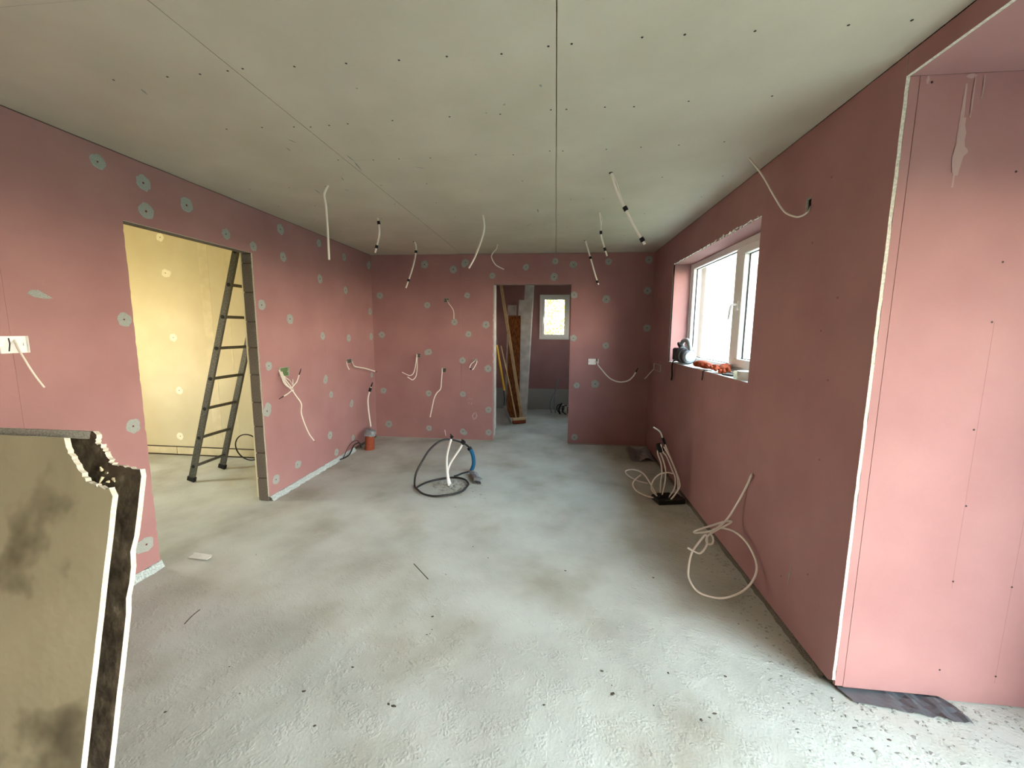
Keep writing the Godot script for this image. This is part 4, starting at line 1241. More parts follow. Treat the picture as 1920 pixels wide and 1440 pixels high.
func ceiling_cables() -> void:
	var g := "cables hanging from the ceiling"
	cable("ceiling_cable", "thick straight white cable hanging from a crook in the ceiling by the doorway", g, [Vector3(-1.558, 2.480, -2.799), Vector3(-1.579, 2.450, -2.799), Vector3(-1.596, 2.409, -2.799), Vector3(-1.588, 2.342, -2.799), Vector3(-1.585, 2.255, -2.799), Vector3(-1.583, 2.148, -2.799), Vector3(-1.584, 1.980, -2.799)], 0.0075)
	cable("ceiling_cable", "short white ceiling cable with two black tapes beside the left wall", g, [Vector3(-1.580, 2.480, -3.620), Vector3(-1.568, 2.402, -3.620), Vector3(-1.570, 2.330, -3.620), Vector3(-1.588, 2.257, -3.620), Vector3(-1.615, 2.175, -3.620)], 0.008, [0.2, 0.85])
	cable("ceiling_cable", "long white ceiling cable with three black tapes beside the back left corner", g, [Vector3(-1.592, 2.480, -4.588), Vector3(-1.568, 2.430, -4.588), Vector3(-1.570, 2.361, -4.588), Vector3(-1.584, 2.286, -4.588), Vector3(-1.624, 2.153, -4.588), Vector3(-1.697, 1.965, -4.588)], 0.009, [0.02, 0.4, 0.9])
	cable("ceiling_cable", "plain white ceiling cable swept sideways, without any tape", g, [Vector3(-0.638, 2.480, -3.588), Vector3(-0.625, 2.396, -3.588), Vector3(-0.629, 2.331, -3.588), Vector3(-0.657, 2.243, -3.588), Vector3(-0.708, 2.120, -3.588), Vector3(-0.760, 2.031, -3.588)], 0.0075)
	cable("ceiling_cable", "thin pale cable curling in a hook above the utility doorway", g, [Vector3(-0.680, 2.480, -4.788), Vector3(-0.692, 2.423, -4.788), Vector3(-0.741, 2.365, -4.788), Vector3(-0.747, 2.318, -4.788), Vector3(-0.697, 2.240, -4.788), Vector3(-0.605, 2.192, -4.788)], 0.006)
	cable("ceiling_cable", "slender white cable with three black tapes right of the utility doorway", g, [Vector3(0.293, 2.480, -4.654), Vector3(0.331, 2.364, -4.654), Vector3(0.369, 2.251, -4.654), Vector3(0.407, 2.127, -4.654), Vector3(0.452, 2.002, -4.654)], 0.008, [0.02, 0.45, 0.92])
	var c := cable("ceiling_cable", "white ceiling cable split in two strands above its black tape", g, [Vector3(0.331, 2.480, -3.580), Vector3(0.347, 2.398, -3.580), Vector3(0.355, 2.292, -3.580), Vector3(0.380, 2.207, -3.580), Vector3(0.409, 2.121, -3.580)], 0.0065, [0.48, 0.85])
	_cable_parts(c, [Vector3(0.341, 2.480, -3.596), Vector3(0.361, 2.415, -3.596), Vector3(0.354, 2.364, -3.596)], c.position, 0.004, [], "")
	var h := cable("ceiling_cable", "thickest long white ceiling cable with black tapes, in front of the window", g, [Vector3(0.315, 2.480, -2.722), Vector3(0.340, 2.404, -2.722), Vector3(0.372, 2.331, -2.722), Vector3(0.421, 2.242, -2.722), Vector3(0.474, 2.149, -2.722), Vector3(0.540, 2.042, -2.722)], 0.0085, [0.03, 0.58, 0.96])
	_cable_parts(h, [Vector3(0.321, 2.480, -2.723), Vector3(0.360, 2.397, -2.723), Vector3(0.385, 2.325, -2.723), Vector3(0.424, 2.242, -2.723)], h.position, 0.004, [], "")


# ---------------------------------------------------------------- things that come up through the floor
func lump(m: MB, c: Vector3, r: float, flatten := 0.6) -> void:
	var pts := []
	for k in 8:
		pts.append(Vector3(rng.randf_range(-1, 1), rng.randf_range(-0.2, 1), rng.randf_range(-1, 1)).normalized() * r * rng.randf_range(0.7, 1.1))
	var ring := []
	var n := 6
	for k in n:
		var an := TAU * k / n + rng.randf_range(-0.3, 0.3)
		ring.append(c + Vector3(cos(an) * r * rng.randf_range(0.6, 1.1), r * flatten * rng.randf_range(0.0, 0.25), sin(an) * r * rng.randf_range(0.6, 1.1)))
	var top := c + Vector3(rng.randf_range(-0.3, 0.3) * r, r * flatten, rng.randf_range(-0.3, 0.3) * r)
	var bot := c + Vector3(0, -r * 0.3, 0)
	for k in n:
		m.face(ring[k], ring[(k + 1) % n], top, ring[k] + ring[(k + 1) % n] - c * 2.0 + Vector3.UP * r)
		m.face(ring[k], ring[(k + 1) % n], bot, ring[k] + ring[(k + 1) % n] - c * 2.0 + Vector3.DOWN * r)


func floor_services() -> void:
	# black water pipe looped over two white conduits
	var pts: Array = [Vector3(-1.271, 0.012, -3.585), Vector3(-1.180, 0.012, -3.482), Vector3(-1.063, 0.012, -3.436), Vector3(-0.946, 0.012, -3.475), Vector3(-0.838, 0.012, -3.563), Vector3(-0.811, 0.012, -3.704), Vector3(-0.817, 0.012, -3.780), Vector3(-0.884, 0.012, -3.887), Vector3(-1.006, 0.012, -3.917), Vector3(-1.132, 0.012, -3.855), Vector3(-1.227, 0.012, -3.755), Vector3(-1.271, 0.012, -3.645), Vector3(-1.275, 0.012, -3.598), Vector3(-1.312, 0.000, -3.657), Vector3(-1.312, 0.062, -3.655), Vector3(-1.298, 0.142, -3.671), Vector3(-1.255, 0.238, -3.723), Vector3(-1.208, 0.324, -3.780), Vector3(-1.151, 0.382, -3.847), Vector3(-1.098, 0.403, -3.908), Vector3(-1.043, 0.394, -3.970), Vector3(-0.977, 0.357, -4.041), Vector3(-0.914, 0.307, -4.107), Vector3(-0.872, 0.250, -4.150)]
	var o := thing("water_pipe", "thin black water pipe coiled on the floor and arched into a hoop", "pipe", "", Vector3(-1.04, 0, -3.7))
	var loc := []
	for p in pts:
		loc.append(p - o.position + Vector3(0, 0.004, 0))
	var m := MB.new()
	m.tube(smooth(loc, 6), 0.0095, 10)
	obj("pipe", m, mats.black, o)
	var sl := []
	for p in [Vector3(-0.877, 0.257, -4.145), Vector3(-0.862, 0.224, -4.159), Vector3(-0.846, 0.155, -4.176), Vector3(-0.844, 0.072, -4.178), Vector3(-0.863, 0.012, -4.159)]:
		sl.append(p - o.position)
	var m2 := MB.new()
	m2.tube(smooth(sl, 6), 0.021, 14)
	obj("sleeve", m2, mats.blue, o)
	var tl := []
	for p in [Vector3(-0.863, 0.018, -4.159), Vector3(-0.880, 0.010, -4.130), Vector3(-0.937, 0.010, -4.073), Vector3(-0.977, 0.010, -4.004), Vector3(-1.011, 0.005, -3.982)]:
		tl.append(p - o.position)
	var m4 := MB.new()
	m4.tube(smooth(tl, 5), 0.0095, 8)
	obj("pipe_tail", m4, mats.black, o)
	var m3 := MB.new()
	m3.tube([sl[0] + Vector3(-0.01, 0.012, 0), sl[0] + Vector3(0.004, -0.012, 0)], 0.024, 12)
	obj("tape", m3, mats.tape, o)
	for d in [[[Vector3(-1.000, 0.007, -3.740), Vector3(-1.013, 0.088, -3.740), Vector3(-1.019, 0.256, -3.740), Vector3(-1.001, 0.365, -3.740), Vector3(-0.972, 0.461, -3.740)], Vector3(-0.967, 0.487, -3.740), "upright white conduit with a black taped end inside the pipe hoop"], [[Vector3(-0.987, 0.017, -3.760), Vector3(-1.015, 0.110, -3.760), Vector3(-1.003, 0.183, -3.760), Vector3(-0.964, 0.260, -3.760), Vector3(-0.892, 0.369, -3.760), Vector3(-0.873, 0.407, -3.760)], Vector3(-0.862, 0.433, -3.760), "white conduit leaning over with a large black taped end inside the pipe hoop"]]:
		var c := thing("conduit", d[2], "conduit", "conduits rising from the floor", Vector3(d[0][0].x, 0, d[0][0].z))
		var l := []
		for p in d[0]:
			l.append(p - c.position)
		l[0].y = -0.01
		var t := MB.new()
		t.tube(smooth(l, 6), 0.0105, 12)
		obj("tube", t, mats.upvc, c)
		var e := MB.new()
		var big := 0.025 if d[2].begins_with("white") else 0.018
		e.box(Transform3D(Basis.from_euler(Vector3(0.2, 0.5, 0.7)), d[1] - c.position), Vector3(1.6, 1.4, 1.2) * big, 0.004)
		e.tube([d[1] - c.position + Vector3(-0.004, 0.01, 0), d[1] - c.position + Vector3(-0.012, 0.03, 0)], [0.008, 0.005], 6)
		obj("tape_wrap", e, mats.tape, c)
	# clear crumpled sleeve beside the hoop
	var f := thing("plastic_sleeve", "crumpled silvery plastic sleeve lying beside the black pipe hoop", "plastic", "", Vector3(-0.767, 0, -3.846))
	var g := MB.new()
	var prev := []
	var way := []
	for p in smooth([Vector3(-0.844, 0.000, -4.065), Vector3(-0.773, 0.000, -3.934), Vector3(-0.738, 0.000, -3.807), Vector3(-0.742, 0.000, -3.670)], 7):
		way.append(p - f.position)
	for k in 15:
		var u := k / 14.0
		var c: Vector3 = way[k] + Vector3(0, 0.026 + 0.010 * sin(u * 11.0), 0)
		var ring := []
		for j in 11:
			var an := TAU * j / 11.0
			var rr := 0.026 * rng.randf_range(0.6, 1.35)
			ring.append(c + Vector3(cos(an) * rr * 1.5, sin(an) * rr * 0.8, rng.randf_range(-0.008, 0.008)))
		if prev.size():
			for j in 11:
				g.flat(prev[j], prev[(j + 1) % 11], ring[(j + 1) % 11], ring[j], (prev[j] + ring[j]) * 0.5 - c)
		prev = ring
	obj("sleeve", g, mats.foil, f)
	# floor box with a bundle of cables, by the right wall
	var fb := thing("floor_box", "black plastic floor box with a green tag at the foot of the right wall", "electrical box", "", Vector3(1.03, 0, -3.62))
	var bm := Basis(Vector3.UP, 0.25)
	var a := MB.new()
	a.box(Transform3D(bm, Vector3(0.0, 0.022, 0.0)), Vector3(0.25, 0.044, 0.15), 0.006)
	obj("tray", a, mats.black, fb)
	var a2 := MB.new()
	a2.box(Transform3D(bm, Vector3(-0.03, 0.052, -0.01)), Vector3(0.13, 0.018, 0.08), 0.004)
	obj("collar", a2, mats.seal, fb)
	var a3 := MB.new()
	a3.box(Transform3D(bm, Vector3(-0.015, 0.026, 0.077)), Vector3(0.075, 0.034, 0.004), 0.001)
	obj("tag", a3, mats.green, fb)
	var sets: Array = [[Vector3(0.976, 0.058, -3.620), Vector3(0.994, 0.182, -3.620), Vector3(0.993, 0.286, -3.620), Vector3(0.965, 0.387, -3.620), Vector3(0.933, 0.463, -3.620), Vector3(0.925, 0.525, -3.620)], [Vector3(0.970, 0.041, -3.660), Vector3(0.968, 0.166, -3.660), Vector3(0.974, 0.241, -3.660), Vector3(0.959, 0.344, -3.660), Vector3(0.926, 0.431, -3.660), Vector3(0.932, 0.505, -3.660)], [Vector3(1.016, 0.028, -3.600), Vector3(1.070, 0.125, -3.600), Vector3(1.073, 0.228, -3.600), Vector3(1.042, 0.300, -3.600), Vector3(0.990, 0.418, -3.600), Vector3(0.956, 0.460, -3.600), Vector3(0.934, 0.527, -3.600)], [Vector3(1.038, 0.028, -3.580), Vector3(1.092, 0.119, -3.580), Vector3(1.085, 0.236, -3.580), Vector3(1.047, 0.345, -3.580), Vector3(0.980, 0.496, -3.580), Vector3(0.944, 0.580, -3.580), Vector3(0.914, 0.645, -3.580), Vector3(0.858, 0.681, -3.580)], [Vector3(1.033, 0.051, -3.550), Vector3(1.095, 0.146, -3.550), Vector3(1.096, 0.214, -3.550), Vector3(1.064, 0.299, -3.550), Vector3(0.998, 0.439, -3.550), Vector3(0.949, 0.518, -3.550)], [Vector3(0.917, 0.070, -3.560), Vector3(0.869, 0.126, -3.560), Vector3(0.874, 0.199, -3.560), Vector3(0.923, 0.265, -3.560), Vector3(0.987, 0.287, -3.560), Vector3(1.039, 0.280, -3.560)], [Vector3(0.933, 0.047, -3.640), Vector3(0.874, 0.150, -3.651), Vector3(0.817, 0.228, -3.662), Vector3(0.752, 0.258, -3.673), Vector3(0.688, 0.254, -3.684), Vector3(0.662, 0.229, -3.696), Vector3(0.704, 0.181, -3.707), Vector3(0.789, 0.140, -3.718), Vector3(0.869, 0.120, -3.729)], [Vector3(0.802, 0.208, -3.700), Vector3(0.749, 0.166, -3.686), Vector3(0.727, 0.125, -3.671), Vector3(0.752, 0.076, -3.657), Vector3(0.812, 0.045, -3.643), Vector3(0.875, 0.029, -3.629), Vector3(0.932, 0.028, -3.614)]]
	var bundle := thing("cable_bundle", "tall bundle of white cables taped together above the black floor box", "cable", "", Vector3(1.03, 0.05, -3.62))
	for s in sets:
		var l := []
		for p in s:
			var q: Vector3 = p
			q.x = minf(q.x, 1.18)
			l.append(q)
		_cable_parts(bundle, l, bundle.position, 0.0062, [], "")
	var tp := MB.new()
	var tc: Vector3 = (sets[0][4] as Vector3).lerp(sets[0][5], 0.5) - bundle.position
	tp.tube([tc + Vector3(0.02, -0.035, 0), tc + Vector3(0, 0, 0), tc + Vector3(-0.012, 0.03, 0)], [0.026, 0.03, 0.018], 10)
	obj("tape_wrap", tp, mats.tape, bundle)
	var tp2 := MB.new()
	var c4: Vector3 = (sets[3][5] as Vector3) - bundle.position
	tp2.tube([c4 + Vector3(0.02, -0.045, 0), c4 + Vector3(-0.004, 0.012, 0)], 0.011, 8)
	obj("tape_wrap", tp2, mats.tape, bundle)
	# clay drain stub in the left corner
	var pb := Vector3(-2.30, 0, -4.80)
	var d := thing("drain_pipe_stub", "broken terracotta drain pipe stub standing in the back left corner", "pipe", "", pb)
	var dm := MB.new()
	var tilt := Transform3D(Basis(Vector3.FORWARD, 0.06), Vector3(0, -0.004, 0))
	dm.lathe(tilt, [Vector2(0.050, 0.0), Vector2(0.062, 0.0), Vector2(0.062, 0.02), Vector2(0.058, 0.03), Vector2(0.058, 0.21), Vector2(0.050, 0.225), Vector2(0.046, 0.20), Vector2(0.046, 0.0)], 22)
	obj("stub", dm, mats.clay, d)
	var rag := MB.new()
	var pr := []
	for k in 5:
		var ring := []
		for j in 14:
			var an := TAU * j / 14.0
			var rr: float = ([0.066, 0.070, 0.062, 0.045, 0.012][k]) * rng.randf_range(0.85, 1.15)
			ring.append(tilt * Vector3(cos(an) * rr, [0.185, 0.215, 0.245, 0.258, 0.262][k] + rng.randf_range(-0.008, 0.008), sin(an) * rr))
		if pr.size():
			for j in 14:
				rag.flat(pr[j], pr[(j + 1) % 14], ring[(j + 1) % 14], ring[j], (pr[j] + ring[j]) * 0.5 - Vector3(0, 0.2, 0))
		pr = ring
	obj("plastic_wrap", rag, mats.foil, d)
	cable("conduit_cable", "stiff white cable rising from the terracotta stub to a dark tip", "", [Vector3(-2.274, 0.291, -4.800), Vector3(-2.279, 0.346, -4.800), Vector3(-2.294, 0.501, -4.800), Vector3(-2.296, 0.642, -4.800), Vector3(-2.271, 0.736, -4.800), Vector3(-2.244, 0.798, -4.790)], 0.0095, [0.86, 0.93], "dark")
	var bc := thing("black_cable", "loose black cable trailing along the floor to the terracotta stub", "cable", "", Vector3(-2.43, 0.012, -4.32))
	var bcm := MB.new()
	bcm.tube(smooth([Vector3(0, 0, 0), Vector3(0.03, 0.01, -0.15), Vector3(0.03, 0.09, -0.28), Vector3(0.06, 0.1, -0.36), Vector3(0.05, 0.03, -0.40)], 6), 0.008, 8)
	bcm.tube(smooth([Vector3(0.01, 0.0, -0.05), Vector3(0.02, 0.12, -0.2), Vector3(0.05, 0.14, -0.32), Vector3(0.06, 0.02, -0.42)], 6), 0.005, 8)
	obj("sheath", bcm, mats.black, bc)
	# grey offcut in the far right corner
	var sl2 := thing("membrane_scrap", "folded grey membrane scrap in the back right corner", "plastic sheet", "", Vector3(1.04, 0, -4.95))
	var q := MB.new()
	var gr := []
	for i in 9:
		var row := []
		for j in 7:
			row.append(Vector3(-0.13 + 0.26 * i / 8.0, maxf(0.004, 0.03 + 0.03 * sin(i * 0.9 + j * 0.5) - 0.02 * (1.0 - i / 8.0)), -0.28 + 0.5 * j / 6.0))
		gr.append(row)
	for i in 8:
		for j in 6:
			q.flat(gr[i][j], gr[i + 1][j], gr[i + 1][j + 1], gr[i][j + 1], Vector3.UP)
	obj("sheet", q, mats.foil, sl2)


# ---------------------------------------------------------------- on the window board
func sill_things() -> void:
	var y := 1.1915
	var t := thing("handheld_tool", "black and grey handheld tool with a loop handle and wrist strap on the sill", "tool", "", Vector3(1.275, y, -4.20))
	t.scale = Vector3.ONE * 1.12
	var m := MB.new()
	m.box(Transform3D(Basis(Vector3.UP, 0.15), Vector3(-0.01, 0.075, -0.10)), Vector3(0.11, 0.115, 0.12), 0.012)
	obj("battery", m, mats.black, t)
	var b := MB.new()
	b.lathe(Transform3D(Basis(Vector3.RIGHT, PI / 2), Vector3(-0.015, 0.07, -0.05)), [Vector2(0.0, 0.0), Vector2(0.05, 0.0), Vector2(0.055, 0.01), Vector2(0.055, 0.05), Vector2(0.062, 0.06), Vector2(0.062, 0.12), Vector2(0.05, 0.14), Vector2(0.055, 0.15), Vector2(0.055, 0.21), Vector2(0.04, 0.235), Vector2(0.0, 0.235)], 20)
	obj("body", b, mats.foil, t)
	for z in [0.0, 0.06, 0.15]:
		var r := MB.new()
		r.lathe(Transform3D(Basis(Vector3.RIGHT, PI / 2), Vector3(-0.015, 0.07, -0.04 + z)), [Vector2(0.06, 0.0), Vector2(0.067, 0.004), Vector2(0.067, 0.026), Vector2(0.06, 0.03)], 20)
		obj("grip_ring", r, mats.black, t)
	var h := MB.new()
	h.tube(smooth([Vector3(-0.01, 0.125, -0.12), Vector3(-0.01, 0.19, -0.06), Vector3(-0.01, 0.205, 0.03), Vector3(-0.01, 0.185, 0.11), Vector3(-0.01, 0.12, 0.155)], 5), 0.019, 10)
	obj("handle", h, mats.steel, t)
	var tr := MB.new()
	tr.box(Transform3D(Basis(Vector3.RIGHT, 0.5), Vector3(-0.01, 0.150, -0.10)), Vector3(0.05, 0.03, 0.10), 0.006)
	obj("trigger_guard", tr, mats.black, t)
	var s := MB.new()
	s.tube(smooth([Vector3(-0.06, 0.03, -0.04), Vector3(-0.088, 0.01, -0.05), Vector3(-0.093, -0.04, -0.055), Vector3(-0.090, -0.10, -0.05), Vector3(-0.092, -0.155, -0.055)], 4), 0.015, 6, 0.4)
	obj("strap", s, mats.seal, t)
	# gloves
	var gi := 0
	for d in [[Vector3(1.25, y, -3.55), 0.25, "crumpled orange work glove on the sill beside the black tool"], [Vector3(1.285, y, -3.28), -0.45, "crumpled orange work glove on the sill beside the tape roll"]]:
		var g := thing("work_glove", d[2], "glove", "orange gloves on the window sill", d[0])
		g.rotation.y = d[1]
		gi += 1
		var gm := MB.new()
		gm.tube(smooth([Vector3(0, 0.035, -0.15), Vector3(0.005, 0.042, -0.08), Vector3(0, 0.036, 0.0), Vector3(0.01, 0.03, 0.06)], 4), [0.030, 0.034, 0.037, 0.039, 0.040, 0.042, 0.043, 0.042, 0.040, 0.038, 0.034, 0.028, 0.02], 10, 0.75)
		obj("palm", gm, mats.orange, g)
		for k in 4:
			var fm := MB.new()
			var x := -0.033 + 0.021 * k
			fm.tube(smooth([Vector3(x * 0.7, 0.03, 0.03), Vector3(x * 1.2, 0.03 + 0.012 * sin(k * 2.0 + gi), 0.08), Vector3(x * 1.5, 0.02 + 0.008 * cos(k * 1.7), 0.115 - 0.01 * absf(k - 1.5))], 4), 0.0125, 8)
			obj("finger", fm, mats.orange, g)
		var th := MB.new()
		th.tube(smooth([Vector3(-0.025, 0.035, -0.04), Vector3(-0.055, 0.045, 0.0), Vector3(-0.06, 0.05, 0.04)], 4), 0.013, 8)
		obj("thumb", th, mats.orange, g)
	# roll of jointing tape
	var r := thing("jointing_tape_roll", "wide white roll of paper jointing tape on the sill", "tape roll", "", Vector3(1.285, y, -2.86))
	var rm := MB.new()
	rm.lathe(Transform3D(), [Vector2(0.037, 0.0), Vector2(0.072, 0.0), Vector2(0.072, 0.055), Vector2(0.037, 0.055), Vector2(0.037, 0.0)], 30)
	obj("paper", rm, mats.white_board, r)
	var rc := MB.new()
	rc.lathe(Transform3D(), [Vector2(0.031, 0.0), Vector2(0.0349, 0.0), Vector2(0.0349, 0.053), Vector2(0.031, 0.053), Vector2(0.031, 0.0)], 24)
	obj("core", rc, mats.batten, r)
	var rt := MB.new()
	rt.box(Transform3D(Basis(Vector3.UP, 0.35), Vector3(-0.035, 0.026, -0.085)), Vector3(0.075, 0.05, 0.0015))
	obj("loose_end", rt, mats.batten, r)
	var p := thing("scraper", "flat black scraper lying on the sill before the tape roll", "scraper", "", Vector3(1.245, y, -3.05))
	var pm := MB.new()
	pm.box(Transform3D(Basis(Vector3.UP, 0.3), Vector3(0, 0.006, -0.02)), Vector3(0.03, 0.012, 0.13), 0.004)
	obj("grip", pm, mats.black, p)
	var pm2 := MB.new()
	pm2.box(Transform3D(Basis(Vector3.UP, 0.3), Vector3(0.022, 0.004, 0.07)), Vector3(0.05, 0.003, 0.06), 0.001)
	obj("blade", pm2, mats.steel, p)
	var st := thing("dark_cord", "short dark cord dangling over the edge of the sill", "cord", "", Vector3(1.192, y, -3.43))
	var sm := MB.new()
	sm.tube(smooth([Vector3(0.03, 0.004, 0.0), Vector3(-0.004, 0.0, 0.0), Vector3(-0.008, -0.03, 0.004), Vector3(-0.007, -0.075, -0.008)], 4), 0.004, 6)
	obj("strand", sm, mats.seal, st)


# ---------------------------------------------------------------- leaning stock and tools in the utility room
func plank(called: String, label: String, cat: String, group: String, a: Vector3, b: Vector3, w: float, th: float, m: Material, side := Vector3.RIGHT, part := "board") -> Node3D:
	var o := thing(called, label, cat, group, Vector3(a.x, 0, a.z))
	var mb := MB.new()
	mb.box(Transform3D(along(b - a, side), (a + b) * 0.5 - o.position), Vector3(w, a.distance_to(b), th), 0.003)
	obj(part, mb, m, o)
	return o


func utility_things() -> void:
	var g := "boards leaning in the utility room"
	plank("white_board", "tallest white board leaning at the back of the utility room", "board", g, Vector3(-0.56, 0.004, -7.18), Vector3(-0.465, 2.27, -7.22), 0.16, 0.022, mats.white_board)
	plank("white_board", "wide white board leaning in front of the tallest one", "board", g, Vector3(-0.60, 0.004, -7.02), Vector3(-0.52, 2.01, -7.12), 0.235, 0.022, mats.white_board)
	plank("white_board", "short white board standing behind the brown plywood", "board", g, Vector3(-0.80, 0.004, -7.10), Vector3(-0.76, 1.93, -7.16), 0.15, 0.022, mats.white_board)
	plank("plywood_offcut", "brown plywood strip leaning between white boards in the utility room", "plywood", "", Vector3(-0.70, 0.004, -6.92), Vector3(-0.70, 1.745, -7.02), 0.21, 0.018, mats.ply)
	plank("timber_batten", "pale pine batten leaning across the brown plywood", "batten", "", Vector3(-0.53, 0.006, -6.75), Vector3(-0.885, 2.22, -6.62), 0.048, 0.034, mats.pine, Vector3.RIGHT, "timber")
	plank("door_lining", "white door lining board standing just inside the utility doorway", "board", "", Vector3(-0.853, 0.004, -5.66), Vector3(-0.853, 2.3, -5.66), 0.12, 0.03, mats.white_board, Vector3.BACK)
	plank("door_lining", "narrow white lining board standing behind the spade handle", "board", "", Vector3(-0.925, 0.004, -6.12), Vector3(-0.925, 2.3, -6.12), 0.09, 0.03, mats.white_board, Vector3(1, 0, 0.6).normalized())
	# spade
	var s := thing("spade", "spade with a yellow shaft and black handle leaning in the utility room", "spade", "", Vector3(-0.69, 0, -6.42))
	var top := Vector3(-0.235, 1.33, 0.05)
	var mid := Vector3(-0.10, 0.52, 0.0)
	var sh := MB.new()
	sh.tube([mid, mid.lerp(top, 0.5), top], 0.017, 10)
	obj("shaft", sh, mats.yellow, s)
	var so := MB.new()
	so.tube(smooth([mid + Vector3(-0.004, 0.03, 0), Vector3(-0.085, 0.40, 0.0), Vector3(-0.10, 0.30, 0.0)], 4), 0.022, 10)
	obj("socket", so, mats.alloy, s)
	var bl := MB.new()
	var bb := along(Vector3(-0.12, 0.30, 0.0), Vector3(0.5, 0, 1))
	bl.box(Transform3D(bb, Vector3(-0.05, 0.155, 0)), Vector3(0.15, 0.30, 0.006), 0.002)
	obj("blade", bl, mats.steel, s)
	var dh := MB.new()
	dh.tube(smooth([top + Vector3(0.008, -0.06, 0), top + Vector3(-0.005, 0.03, 0), top + Vector3(-0.03, 0.09, 0.02), top + Vector3(-0.075, 0.085, 0.02)], 4), 0.022, 8)
	obj("handle", dh, mats.black, s)
	# broom
	var b := thing("broom", "broom with a pale wooden handle resting beside the spade", "broom", "", Vector3(-0.56, 0, -6.50))
	var hd := MB.new()
	hd.box(Transform3D(Basis(Vector3.UP, 0.5), Vector3(0, 0.075, 0)), Vector3(0.24, 0.04, 0.06), 0.008)
	obj("head", hd, mats.pine, b)
	var br := MB.new()
	br.box(Transform3D(Basis(Vector3.UP, 0.5), Vector3(0, 0.029, 0)), Vector3(0.23, 0.055, 0.055), 0.01)
	obj("bristles", br, mats.clay, b)
	var hn := MB.new()
	hn.tube([Vector3(-0.05, 0.09, 0), Vector3(-0.17, 0.65, -0.02), Vector3(-0.31, 1.25, -0.04)], 0.012, 8)
	obj("handle", hn, mats.pine, b)
	# pipework in the far corner
	var p := thing("pipe_cluster", "cluster of grey pipe tails and dark cables in the utility corner", "pipes", "", Vector3(0.05, 0, -7.45))
	var k := 0
	for q in [[-0.02, 0.62, 0.0], [-0.09, 0.35, 0.02], [0.06, 0.2, 0.1]]:
		var m := MB.new()
		m.tube(smooth([Vector3(q[0], -0.004, q[2]), Vector3(q[0] - 0.02, q[1] * 0.5, q[2]), Vector3(q[0] + 0.03, q[1], q[2])], 5), 0.014, 8)
		obj("pipe_tail", m, mats.foil if k < 2 else mats.seal, p)
		k += 1
	for q in 5:
		var m := MB.new()
		var ring := []
		for j in 21:
			var an := TAU * j / 20.0
			ring.append(Vector3(0.06 + q * 0.05 + cos(an) * 0.06, 0.085 + sin(an) * 0.075, 0.05 * q + cos(an) * 0.03))
		m.tube(ring, 0.009, 7)
		obj("cable_loop", m, mats.black if q % 2 == 0 else mats.cable, p)


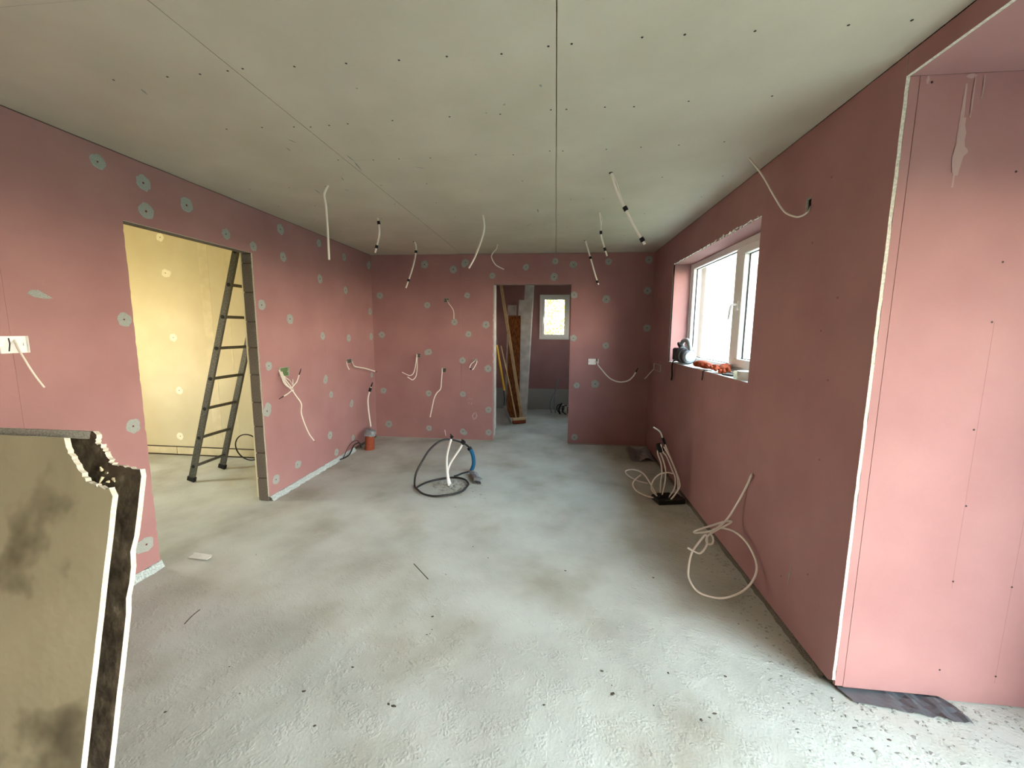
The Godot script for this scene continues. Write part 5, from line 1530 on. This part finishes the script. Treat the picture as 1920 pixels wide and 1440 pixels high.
# ---------------------------------------------------------------- litter
func litter() -> void:
	var sc := thing("cardboard_scrap", "small white packaging scrap on the floor in front of the hall doorway", "scrap", "", Vector3(-2.29, 0, -2.29))
	var m := MB.new()
	m.box(Transform3D(Basis.from_euler(Vector3(0.05, -0.12, 0.06)), Vector3(0, 0.010, 0)), Vector3(0.155, 0.004, 0.035), 0.001)
	m.box(Transform3D(Basis.from_euler(Vector3(0.9, -0.12, 0.06)), Vector3(0.0, 0.014, -0.02)), Vector3(0.155, 0.003, 0.02), 0.001)
	obj("card", m, mats.white_board, sc)
	var variants := []
	for k in 5:
		var c := MB.new()
		lump(c, Vector3.ZERO, 1.0, 0.5)
		variants.append(c.mesh())
	var i := 0
	for p in [Vector3(-1.270, 0.000, -1.394), Vector3(-1.014, 0.000, -1.434), Vector3(-0.639, 0.000, -1.417), Vector3(-0.616, 0.000, -1.410), Vector3(-0.873, 0.000, -1.574), Vector3(-0.605, -0.000, -1.805), Vector3(-0.589, 0.000, -1.843), Vector3(-0.591, -0.000, -1.813), Vector3(-0.542, 0.000, -2.653), Vector3(0.273, 0.000, -1.571), Vector3(0.237, 0.000, -1.681), Vector3(0.635, 0.000, -1.504), Vector3(0.662, 0.000, -1.523), Vector3(0.600, 0.000, -1.489), Vector3(0.265, 0.000, -1.570), Vector3(0.266, 0.000, -1.565), Vector3(0.777, 0.000, -1.715), Vector3(0.632, 0.000, -2.429), Vector3(0.094, 0.000, -2.439), Vector3(0.272, 0.000, -1.610), Vector3(0.979, 0.000, -2.065), Vector3(-1.498, 0.000, -1.284), Vector3(-1.420, 0.000, -1.514), Vector3(-0.882, 0.000, -1.296), Vector3(-0.014, 0.000, -1.484), Vector3(0.429, 0.000, -1.532), Vector3(0.531, 0.000, -1.704), Vector3(1.667, 0.000, -1.526), Vector3(1.272, 0.000, -1.487), Vector3(-1.961, 0.000, -2.378), Vector3(-0.415, 0.000, -2.525), Vector3(-0.644, 0.000, -2.310), Vector3(-0.614, -0.000, -1.934)]:
		var o := obj("debris_chip", variants[i % 5], mats.grime)
		var r := rng.randf_range(0.003, 0.008)
		o.transform = Transform3D(Basis.from_euler(Vector3(0, rng.randf() * TAU, 0)).scaled(Vector3(r * rng.randf_range(0.8, 1.8), r * 0.7, r)), p)
		tag(o, "small dark chip of debris on the bare concrete floor", "debris", "dark chips on the floor")
		i += 1
	# grit: crumbs of mortar, too many to count
	var mm := MultiMesh.new()
	mm.transform_format = MultiMesh.TRANSFORM_3D
	mm.mesh = variants[1]
	var tf := []
	for k in 1100:
		var z := -rng.randf_range(1.0, 1.9)
		var q := Vector3(rng.randf_range(0.95, 2.2), 0, z)
		if z < ZP and q.x > XR - 0.03:
			q.z = ZP + 0.02 + absf(rng.randfn(0.0, 0.12))
		tf.append([q, 0.0018 + 0.010 * pow(rng.randf(), 3.0)])
	for k in 700:
		tf.append([Vector3(XR - 0.02 - absf(rng.randfn(0.0, 0.09)), 0, -rng.randf_range(1.75, 5.2)), rng.randf_range(0.002, 0.009)])
	for k in 260:
		var an := rng.randf() * TAU
		var d := absf(rng.randfn(0.0, 0.16))
		tf.append([Vector3(-0.98 + cos(an) * d, 0, -3.74 + sin(an) * d), rng.randf_range(0.003, 0.010)])
	for k in 500:
		tf.append([Vector3(rng.randf_range(-2.3, 1.1), 0, -rng.randf_range(0.9, 5.2)), rng.randf_range(0.0012, 0.0035)])
	for k in 120:
		tf.append([Vector3(XL + 0.03 + absf(rng.randfn(0.0, 0.08)), 0, -rng.randf_range(3.2, 5.2)), rng.randf_range(0.002, 0.006)])
	mm.instance_count = tf.size()
	for k in tf.size():
		var s: float = tf[k][1]
		mm.set_instance_transform(k, Transform3D(Basis.from_euler(Vector3(0, rng.randf() * TAU, 0)).scaled(Vector3(s * rng.randf_range(0.8, 1.6), s * 0.7, s)), tf[k][0]))
	var mi := MultiMeshInstance3D.new()
	mi.name = "floor_grit"
	mi.multimesh = mm
	mi.material_override = mats.rubble
	add_child(mi)
	tag(mi, "loose grit and mortar crumbs scattered over the concrete floor", "grit")
	mi.set_meta("kind", "stuff")
	# broken concrete where the services come through
	var rb := MB.new()
	for k in 60:
		var an := rng.randf() * TAU
		var d := 0.17 * sqrt(rng.randf())
		lump(rb, Vector3(cos(an) * d, 0.0, sin(an) * d * 0.8), rng.randf_range(0.008, 0.028), 0.6)
	var ro := obj("broken_concrete", rb, mats.rubble)
	ro.position = Vector3(-0.97, 0, -3.73)
	tag(ro, "broken concrete rubble around the conduits inside the pipe hoop", "rubble")
	ro.set_meta("kind", "stuff")
